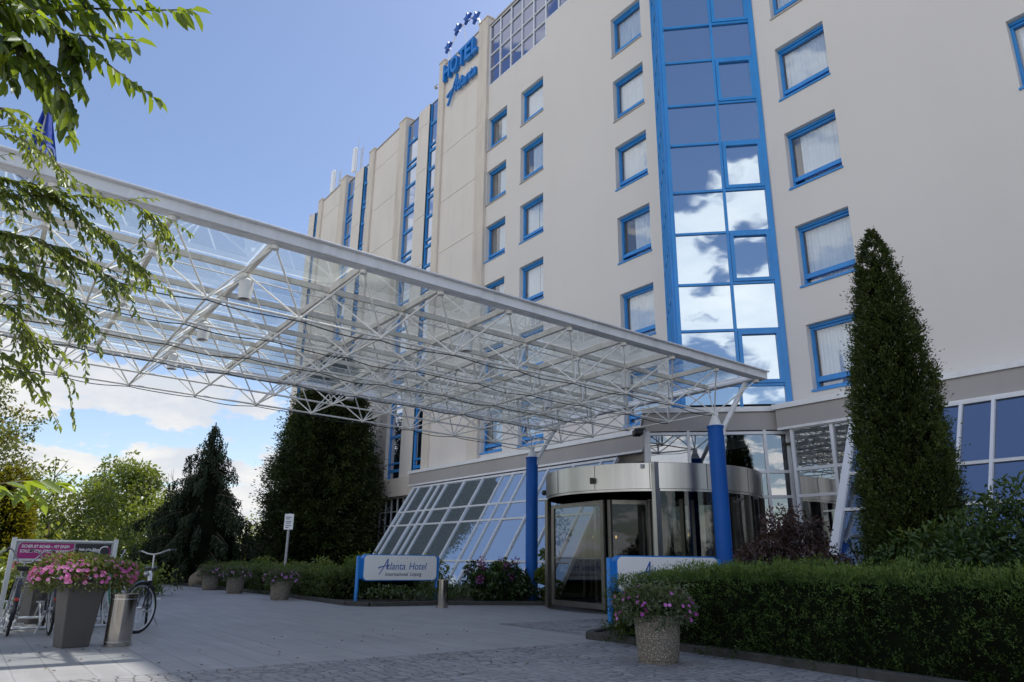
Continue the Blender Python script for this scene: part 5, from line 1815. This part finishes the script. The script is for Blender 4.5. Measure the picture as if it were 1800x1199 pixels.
for k in range(118):
    t_ = (k + .5) / 118
    z = HW * (.10 + .88 * t_)
    Rm = np.interp(t_, [0, .2, .42, .6, .75, .9, 1], [2.05, 2.15, 1.75, 1.25, .8, .32, .06])
    L_ = Rm * NR.uniform(.55, 1.15) if R.random() > .15 else Rm * 1.25
    az = k * 2.399 + NR.normal(0, .3)
    rise = NR.uniform(.05, .35)
    ns = max(3, int(L_ / .11))
    pts = []
    for s_ in np.linspace(0, 1, ns + 1):
        pts.append((math.cos(az) * L_ * s_, math.sin(az) * L_ * s_, z + rise * L_ * s_ - .42 * L_ * s_ ** 2))
    wood.path(pts, .03, 5, .006)
    for s_, p_ in zip(np.linspace(0, 1, ns + 1), pts):
        if s_ < .12: continue
        hang_strands(np.array(p_), .18 + .42 * min(1, Rm / 1.5) * NR.uniform(.5, 1.2), 3, .30 + .25 * s_ + .2 * NR.uniform(-1, 1))
cl.build('crown', M['weeping'], wc)
obj('trunk', wood, M['bark'], wc, smooth=60)
pw = lambda t: np.interp(t, [0, .25, .45, .6, .78, .9, 1], [1.3, 1.35, 1.0, .7, .42, .16, .01])
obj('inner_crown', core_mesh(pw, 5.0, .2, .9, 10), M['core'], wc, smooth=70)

def broadleaf(name, label, loc, h, rx, ry, zc, rz, nb_, per, L, W, mat, group=None, tone0=.45, r0=.4, r1=.8, trunk=.12, limbs=7):
    t = thing(name, label, 'tree', loc, R.uniform(0, 6), group)
    cl = Cloud()
    bl = blob_set(nb_, rx, ry, rz, zc, r0, r1)
    bl.append((0, 0, h - r0 * .7, r0 * .8))
    blob_crown(cl, bl, per, L, W, tone0)
    cl.build('crown', M[mat], t, 'diamond')
    tree_wood(t, zc + rz * .5, trunk, limbs, max(rx, ry))
    return t
def pol(deg, dist): return (dist * math.cos(rad(deg)), dist * math.sin(rad(deg)), 0)
G_ = 'trees beyond the forecourt'
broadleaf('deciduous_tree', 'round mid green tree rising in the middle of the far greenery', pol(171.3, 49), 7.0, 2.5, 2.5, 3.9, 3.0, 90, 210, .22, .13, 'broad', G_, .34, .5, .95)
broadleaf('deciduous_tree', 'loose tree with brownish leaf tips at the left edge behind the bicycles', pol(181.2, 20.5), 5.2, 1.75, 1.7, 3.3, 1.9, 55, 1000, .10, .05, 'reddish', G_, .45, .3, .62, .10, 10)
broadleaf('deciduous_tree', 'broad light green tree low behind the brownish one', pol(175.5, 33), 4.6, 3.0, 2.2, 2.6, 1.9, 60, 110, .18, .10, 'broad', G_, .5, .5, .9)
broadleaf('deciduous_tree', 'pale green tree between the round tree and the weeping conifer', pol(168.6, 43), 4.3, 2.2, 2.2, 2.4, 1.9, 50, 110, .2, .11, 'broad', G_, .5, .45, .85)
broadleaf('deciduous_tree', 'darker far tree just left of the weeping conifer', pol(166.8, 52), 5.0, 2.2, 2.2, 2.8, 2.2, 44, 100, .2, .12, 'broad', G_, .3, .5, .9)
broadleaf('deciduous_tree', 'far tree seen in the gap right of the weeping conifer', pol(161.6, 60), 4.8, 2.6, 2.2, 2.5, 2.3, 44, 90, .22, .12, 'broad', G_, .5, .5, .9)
broadleaf('deciduous_tree', 'tall leafy tree outside the left edge of the view', pol(184.5, 24), 7.5, 2.6, 2.6, 4.6, 2.8, 60, 80, .16, .09, 'broad', G_, .4, .45, .8)
ycn = thing('yellow_cypress', 'yellow tipped upright conifer behind the left end of the bicycle rack', 'tree', (-17.2, .62, 0))
py_ = lambda t: np.interp(t, [0, .1, .4, .7, .9, 1], [.42, .55, .58, .48, .30, .05])
cl = Cloud(); conifer(cl, 2.55, py_, 9000, .10, .04, .16, .5, .0, f=2.5, inner=.55, fan=.35)
cl.build('crown', M['yellow'], ycn)
obj('inner_crown', core_mesh(py_, 2.3, .1, .6), M['core'], ycn, smooth=70)
m = MB(); m.path([(0, 0, -.1), (0, .02, 2.2)], .07, 8, .02)
obj('trunk', m, M['bark'], ycn, smooth=60)
dk = thing('dark_yew', 'dark conifer beside the yellow tipped one at the left edge', 'tree', (-16.6, -.12, 0))
cl = Cloud(); conifer(cl, 2.5, lambda t: np.interp(t, [0, .2, .6, .9, 1], [.6, .7, .6, .3, .05]), 9000, .11, .04, .14, .2, .0, f=2.5, inner=.55)
cl.build('crown', M['thuja'], dk)
m = MB(); m.path([(0, 0, -.1), (0, .02, 2.2)], .07, 8, .02)
obj('trunk', m, M['bark'], dk, smooth=60)
# bare twiggy tree
dt = thing('bare_tree', 'thin bare twiggy tree left of the weeping conifer', 'tree', (*pol(167.9, 30)[:2], 0))
m = MB()
def twigs(p, d, L_, r_, dep_):
    q = p + d * L_
    mid = p.lerp(q, .5) + Vector((R.uniform(-1, 1), R.uniform(-1, 1), R.uniform(0, 1))) * L_ * .12
    m.path([p, mid, q], r_, 5, r_ * .6)
    if dep_ == 0: return
    for k in range(3 if dep_ > 1 else 4):
        nd = (d + Vector((R.uniform(-1, 1), R.uniform(-1, 1), R.uniform(-.5, .6))) * .9).normalized()
        twigs(mid.lerp(q, R.uniform(.2, 1)), nd, L_ * R.uniform(.5, .75), r_ * .6, dep_ - 1)
twigs(Vector((0, 0, 0)), Vector((.05, .05, 1)), 2.0, .045, 4)
obj('trunk', m, M['bark'], dt)
# background bushes, each its own
G2 = 'bushes beyond the bicycle rack'
bush = [(178.5, 22, 1.5, 1.9, 'broad_light', 'pale bush right of the yellow tipped conifer'), (176.4, 24, 1.7, 1.7, 'broad_light', 'pale bush above the left half of the advert board'),
        (174.2, 25, 1.8, 1.75, 'broad_light', 'pale bush above the middle of the advert board'), (171.9, 27, 1.7, 1.9, 'broad_light', 'pale bush above the right end of the advert board'),
        (169.6, 29, 1.6, 1.8, 'broad_light', 'pale bush behind the trekking bicycle'), (173.0, 36, 2.2, 2.6, 'broad', 'taller green bush under the round far tree'),
        (169.2, 38, 2.0, 2.5, 'broad', 'taller green bush right of the round far tree'), (176.8, 36, 2.4, 3.0, 'broad', 'taller green bush left of the round far tree'),
        (180.6, 20, 1.6, 1.8, 'broad', 'green bush at the far left behind the bicycles'), (166.6, 32.5, 1.3, 1.5, 'broad_light', 'low pale bush left of the weeping conifer'), (163.2, 40, 1.8, 2.0, 'broad_light', 'bright bush glimpsed right of the weeping conifer'),
        (170.6, 20.5, 1.0, .8, 'broad', 'low bush at the edge of the paving behind the trekking bicycle'), (174.5, 17.6, 1.2, .95, 'broad', 'low bush right behind the bicycle rack'), (178.6, 16.2, 1.1, 1.0, 'broad', 'low bush behind the left bicycles')]
for k, (a, dist, r_, h, mt, lab) in enumerate(bush):
    if 21 < dist < 31 and a < 178: dist, r_, h = dist * 1.85, r_ * 1.9, h * 1.75
    shrub('bush', lab, pol(a, dist), r_ * 1.25, r_ * 1.1, h, 46, 150, .15 if dist > 21 else .11, .085 if dist > 21 else .055, mt, G2, .42 if mt == 'broad' else .5, 4, r0=.2, r1=.36, tpl='diamond')
rockm = thing('boulder', 'rough grey brown boulder at the end of the left hedge', 'rock', (-25.9, 6.55, 0))
m = MB(); m.sphere((0, 0, .2), .45, 14, 9, 1.1, .7, .75)
m.v = [(x * (1 + .16 * math.sin(7 * z + 3 * x)), y * (1 + .18 * math.sin(5 * x + 4 * z)), max(z + .08 * math.sin(6 * x + 5 * y), -.1)) for x, y, z in m.v]
obj('stone', m, plain('boulder_stone', (.17, .14, .10), .95, var=.3, scale=4, bump=.8, bscale=14), rockm, smooth=35)

# ------------------------------------------------------------------ foreground branches (their trunks stand left of the view)
def spray(cl, wood, pts, leaf, step, r_, tone, drop=.5, side=0):
    """a twig with two ranks of hanging leaves"""
    V = [Vector(p) for p in pts]
    seg = []
    for a, b in zip(V[:-1], V[1:]):
        n_ = max(1, int((b - a).length / step))
        seg += [a.lerp(b, k / n_) for k in range(n_)]
    seg.append(V[-1])
    sm = seg[:]
    for _ in range(6):
        sm = [sm[0]] + [(sm[i - 1] + sm[i] * 2 + sm[i + 1]) / 4 for i in range(1, len(sm) - 1)] + [sm[-1]]
    if len(sm) > 1: wood.path(sm, r_, 5, r_ * .35)
    P, D, N_, Ls, T = [], [], [], [], []
    for i, p in enumerate(sm):
        if i == 0: continue
        d = (sm[i] - sm[i - 1]).normalized()
        sd = d.cross(Vector((0, 0, 1))).normalized()
        for s_ in ((1,) if i % 2 else (-1,)) if R.random() < .75 else (1, -1):
            v = (d * R.uniform(.35, .8) + sd * s_ * R.uniform(.35, .9) + Vector((0, 0, -drop * R.uniform(.4, 1.3)))).normalized()
            nv_ = (Vector((0, 0, 1)) * R.uniform(.5, 1.1) + sd * s_ * R.uniform(-.5, .4) + Vector((R.gauss(0, .35), R.gauss(0, .35), 0))).normalized()
            P.append(p[:]); D.append(v[:]); N_.append(nv_[:]); Ls.append(leaf * R.uniform(.65, 1.2)); T.append(tone + R.gauss(0, .22))
    d = (sm[-1] - sm[-2]).normalized()
    P.append(sm[-1][:]); D.append((d + Vector((0, 0, -.2)))[:]); N_.append((0, 0, 1)); Ls.append(leaf); T.append(tone)
    Ls = np.array(Ls)
    cl.add(np.array(P), np.array(D), np.array(N_), Ls, Ls * .42, np.array(T))
def side_twigs(cl, wood, pts, n, L_, leaf, step, tone, spread=(.5, .5, .5), bias=(0, 0, -.3)):
    V = [Vector(p) for p in pts]
    for k in range(n):
        i = R.randrange(len(V) - 1)
        a = V[i].lerp(V[i + 1], R.random())
        d = (V[i + 1] - V[i]).normalized()
        v = (d * .7 + Vector((R.uniform(-1, 1) * spread[0], R.uniform(-1, 1) * spread[1], R.uniform(-1, 1) * spread[2])) + Vector(bias)).normalized()
        l_ = L_ * R.uniform(.5, 1.1)
        spray(cl, wood, [a, a + v * l_ * .5 + Vector((0, 0, .04 * l_)), a + v * l_ + Vector((0, 0, -.18 * l_))], leaf, step, .0035, tone)

nt = thing('overhanging_tree', 'near tree whose large leaved branches hang into the upper left corner', 'tree', (-3.4, -1.75, 0), world=True)
cl, wood = Cloud(), MB()
hub = (-3.15, -.55, 2.85)
main = {
    'a': [hub, (-3.03, -.33, 2.83), (-2.92, -.14, 2.90), (-2.85, .02, 2.96), (-2.78, .18, 2.985), (-2.70, .36, 3.03)],
    'b': [hub, (-2.88, -.30, 2.80), (-2.82, -.13, 2.82), (-2.80, 0, 2.79), (-2.79, .15, 2.70), (-2.77, .29, 2.63)],
    'c': [hub, (-2.90, -.28, 2.72), (-2.81, -.15, 2.70), (-2.76, -.03, 2.60), (-2.78, .03, 2.46)],
    'd': [hub, (-2.99, -.34, 2.95), (-2.90, -.15, 2.97), (-2.82, .02, 3.02), (-2.75, .19, 3.05)],
    'e': [hub, (-2.98, -.29, 2.69), (-2.95, -.15, 2.69), (-2.97, -.07, 2.64)],
    'f': [hub, (-2.77, -.23, 2.80), (-2.75, -.11, 2.80), (-2.77, -.03, 2.76), (-2.66, .19, 2.77)],
}
for k, pts in main.items():
    spray(cl, wood, pts, .082, .017, .007, .5, .75)
for k, n_ in (('b', 10), ('c', 12), ('e', 11), ('f', 9), ('d', 9)):
    side_twigs(cl, wood, main[k][:4], n_, .20, .078, .020, .30, (.6, .5, .6))
spray(cl, wood, [(-3.3, -.5, 1.3), (-3.17, -.01, 1.14), (-3.24, .07, 1.16), (-3.29, .15, 1.19), (-3.35, .26, 1.19)], .10, .03, .005, .7, .3)
side_twigs(cl, wood, [(-3.25, -.12, 1.14), (-3.2, .02, 1.15), (-3.29, .12, 1.17)], 3, .14, .09, .03, .7, (.3, .5, .2), (0, .2, 0))
cl.build('crown', M['leaf_near'], nt, 'leaf')
wood.path([(-3.4, -1.75, -.1), (-3.42, -1.7, 1.2), (-3.35, -1.4, 2.2), (-3.25, -.9, 2.7), hub], .10, 10, .016)
wood.path([(-3.42, -1.7, 1.0), (-3.38, -1.1, 1.25), (-3.3, -.5, 1.3)], .02, 6, .006)
wood.path([(-3.36, -1.45, 2.1), (-3.7, -1.7, 3.2), (-3.8, -1.8, 4.4)], .07, 8, .02)
cl2 = Cloud(); blob_crown(cl2, [(-3.8 + R.uniform(-.8, .6), -2.2 + R.uniform(-.8, .5), 4.0 + R.uniform(-.6, 1.0), R.uniform(.3, .5)) for _ in range(16)], 240, .085, .04, .45)
cl2.build('upper_crown', M['leaf_near'], nt, 'leaf')
obj('trunk', wood, M['twig'], nt, smooth=60)

mt = thing('overhanging_tree', 'farther tree whose small leaved branches hang in front of the canopy at the left', 'tree', (-6.0, -1.9, 0), world=True)
cl, wood = Cloud(), MB()
mains = {
    'm1': [(-5.36, -.50, 3.51), (-5.37, -.21, 3.61), (-5.49, -.01, 3.59), (-5.59, .27, 3.46)],
    'm2': [(-5.44, -.43, 3.16), (-5.42, -.08, 3.21), (-5.41, .24, 3.31), (-5.41, .55, 3.37), (-5.52, .78, 3.32)],
    'm3': [(-5.42, -.45, 3.26), (-5.42, -.13, 3.30), (-5.46, .22, 3.21), (-5.56, .51, 3.07), (-5.71, .70, 2.99)],
    'm4': [(-5.46, -.33, 2.92), (-5.44, .04, 2.94), (-5.49, .35, 2.87), (-5.59, .61, 2.80)],
    'm5': [(-5.51, -.29, 2.71), (-5.52, .05, 2.72), (-5.63, .31, 2.61), (-5.83, .46, 2.44)],
    'm6': [(-5.56, -.25, 2.50), (-5.64, 0, 2.50), (-5.83, .17, 2.34), (-5.99, .38, 2.20)],
    'm7': [(-5.66, -.17, 2.08), (-5.75, .04, 2.10), (-5.92, .17, 2.09), (-6.13, .29, 2.0)],
    'm8': [(-5.28, -.48, 3.68), (-5.36, -.28, 3.77), (-5.54, -.17, 3.78), (-5.68, -.03, 3.81)],
    'm9': [(-5.62, -.20, 2.22), (-5.75, -.01, 2.21), (-5.91, .13, 2.19)],
}
cnt = {'m1': 8, 'm2': 18, 'm3': 28, 'm4': 26, 'm5': 22, 'm6': 9, 'm7': 4, 'm8': 5, 'm9': 5}
hubm = Vector((-5.75, -.95, 2.9))
for k, pts in mains.items():
    spray(cl, wood, pts, .078, .03, .006, .5, .6)
    side_twigs(cl, wood, pts, cnt[k], .32, .062, .024, .5, (.6, .5, .5), (0, .05, -.25))
    if k not in ('m1', 'm7', 'm8', 'm9'): side_twigs(cl, wood, pts[:3], 12, .26, .062, .022, .45, (.6, .5, .6), (0, 0, -.25))
    a = Vector(pts[0])
    wood.path([hubm, hubm.lerp(a, .5) + Vector((0, 0, .06)), a], .014, 6, .007)
cl.build('crown', M['leaf_mid'], mt, 'leaf')
wood.path([(-6.0, -1.9, -.1), (-6.02, -1.8, 1.4), (-5.9, -1.4, 2.4), hubm], .12, 10, .03)
wood.path([(-6.0, -1.75, 1.7), (-6.3, -2.2, 3.2), (-6.2, -2.4, 4.6)], .08, 8, .02)
obj('trunk', wood, M['twig'], mt, smooth=60)
cl2 = Cloud(); blob_crown(cl2, [(-6.2 + R.uniform(-.9, .9), -2.5 + R.uniform(-.8, .8), 4.2 + R.uniform(-.7, 1.0), R.uniform(.3, .55)) for _ in range(22)], 200, .085, .04, .45)
cl2.build('upper_crown', M['leaf_mid'], mt, 'leaf')

# fallen leaves on the paving
cl = Cloud(); n_ = 90
p = np.column_stack([NR.uniform(-9.6, -5.2, n_), NR.uniform(.1, 6.4, n_) ** 1.0, np.full(n_, .012)])
cl.add(p, unit(np.column_stack([NR.normal(0, 1, (n_, 2)), np.zeros(n_)])), np.tile([0, 0, 1.], (n_, 1)) + NR.normal(0, .2, (n_, 3)), .035, .018, NR.uniform(0, 1, n_))
fl_ = cl.build('fallen_leaves', leaf_mat('dry_leaf', (.10, .06, .02), (.20, .10, .03), .1, .02), None, 'leaf', 'stuff')

# ------------------------------------------------------------------ sky, sun, render
SUN_EL = rad(61.0)
w = bpy.data.worlds.new('World')
scene.world = w
w.use_nodes = True
nt_ = w.node_tree
nt_.nodes.clear()
N = lambda typ, **kw: (lambda x: [setattr(x, k, v) for k, v in kw.items()] and x or x)(nt_.nodes.new(typ))
Lk = nt_.links.new
out = N('ShaderNodeOutputWorld')
sky = N('ShaderNodeTexSky', sky_type='NISHITA')
sky.sun_disc = False
sky.sun_elevation = SUN_EL
sky.sun_rotation = 0.0
sky.altitude = 100
sky.air_density = 1.0
sky.dust_density = 1.1
sky.ozone_density = 1.6
bg = N('ShaderNodeBackground')
hsv = N('ShaderNodeHueSaturation')
hsv.inputs['Saturation'].default_value = 1.0
hsv.inputs['Value'].default_value = 1.26
hsv.inputs['Hue'].default_value = .506
Lk(sky.outputs[0], hsv.inputs['Color'])
Lk(hsv.outputs[0], bg.inputs[0])
bg.inputs[1].default_value = .15
# broken cumulus: dense towards the horizon, open overhead
tc = N('ShaderNodeTexCoord')
sep = N('ShaderNodeSeparateXYZ')
Lk(tc.outputs['Generated'], sep.inputs[0])
def mth(op, a, b=0., c=None):
    x = N('ShaderNodeMath', operation=op)
    for k, v in ((0, a), (1, b), (2, c)):
        if v is None: continue
        if hasattr(v, 'is_linked'): Lk(v, x.inputs[k])
        else: x.inputs[k].default_value = v
    return x.outputs[0]
zc_ = mth('MAXIMUM', sep.outputs[2], 0.0)
den = mth('ADD', zc_, .30)
cmb = N('ShaderNodeCombineXYZ')
Lk(mth('DIVIDE', sep.outputs[0], den), cmb.inputs[0])
Lk(mth('DIVIDE', sep.outputs[1], den), cmb.inputs[1])
Lk(mth('MULTIPLY', zc_, 2.6), cmb.inputs[2])
def nz(scale, det, rough, off=(0, 0, 0)):
    mp = N('ShaderNodeMapping')
    mp.inputs['Location'].default_value = off
    Lk(cmb.outputs[0], mp.inputs[0])
    x = N('ShaderNodeTexNoise')
    x.inputs['Scale'].default_value = scale
    x.inputs['Detail'].default_value = det
    x.inputs['Roughness'].default_value = rough
    Lk(mp.outputs[0], x.inputs['Vector'])
    return x.outputs['Fac']
n1 = nz(3.0, 10, .55, (3.1, 1.7, .4))
n2 = nz(3.4, 7, .6, (7.3, 2.2, 1.1))
# how high the cloud bank reaches: higher behind the viewer (+x, -y) than beyond the hotel
side = mth('ADD', mth('MULTIPLY', sep.outputs[0], .707), mth('MULTIPLY', sep.outputs[1], -.707))
lim = mth('ADD', mth('SUBTRACT', mth('MULTIPLY', mth('MAXIMUM', side, 0.), .07), mth('MINIMUM', mth('MULTIPLY', mth('MAXIMUM', mth('ADD', sep.outputs[1], .25), 0.), .6), .175)), mth('ADD', mth('ADD', mth('MULTIPLY', sep.outputs[1], -.283), mth('MULTIPLY', sep.outputs[0], -.11)), .35))
cov = mth('SUBTRACT', lim, zc_)
cov = mth('MULTIPLY', cov, 1.0)
dens = mth('ADD', mth('SUBTRACT', n1, mth('MULTIPLY', mth('MAXIMUM', sep.outputs[1], 0.), .075)), mth('MINIMUM', mth('MAXIMUM', cov, -.25), .11))
mr = N('ShaderNodeMapRange')
mr.interpolation_type = 'SMOOTHSTEP'
mr.inputs['From Min'].default_value = .535
mr.inputs['From Max'].default_value = .585
Lk(dens, mr.inputs[0])
shade = N('ShaderNodeMapRange')
shade.inputs['From Min'].default_value = .38
shade.inputs['From Max'].default_value = .66
Lk(n2, shade.inputs[0])
cc = N('ShaderNodeMix', data_type='RGBA')
cc.inputs[6].default_value = (.74, .77, .83, 1)
cc.inputs[7].default_value = (1.0, .975, .935, 1)
Lk(shade.outputs[0], cc.inputs[0])
bg2 = N('ShaderNodeBackground')
Lk(cc.outputs[2], bg2.inputs[0])
bstr = mth('ADD', mth('MULTIPLY', mth('MAXIMUM', side, 0.), .95), 1.0)
Lk(bstr, bg2.inputs[1])
mx = N('ShaderNodeMixShader')
Lk(mth('MULTIPLY', mr.outputs[0], .93), mx.inputs[0])
Lk(bg.outputs[0], mx.inputs[1])
Lk(bg2.outputs[0], mx.inputs[2])
Lk(mx.outputs[0], out.inputs[0])

sl = bpy.data.lights.new('sun', 'SUN')
sl.energy = 5.0
sl.angle = rad(.55)
sl.color = (1, .955, .88)
so = bpy.data.objects.new('sun', sl)
COL.objects.link(so)
so.rotation_euler = (-(math.pi / 2 - SUN_EL), 0, 0)
so.location = (0, 10, 40)

scene.view_settings.view_transform = 'Standard'
scene.view_settings.look = 'None'
scene.view_settings.exposure = 0
scene.render.engine = 'CYCLES'
cy_ = scene.cycles
cy_.max_bounces = 10
cy_.transparent_max_bounces = 24
cy_.glossy_bounces = 5
cy_.diffuse_bounces = 4
cy_.use_denoising = True
cy_.sample_clamp_indirect = 6
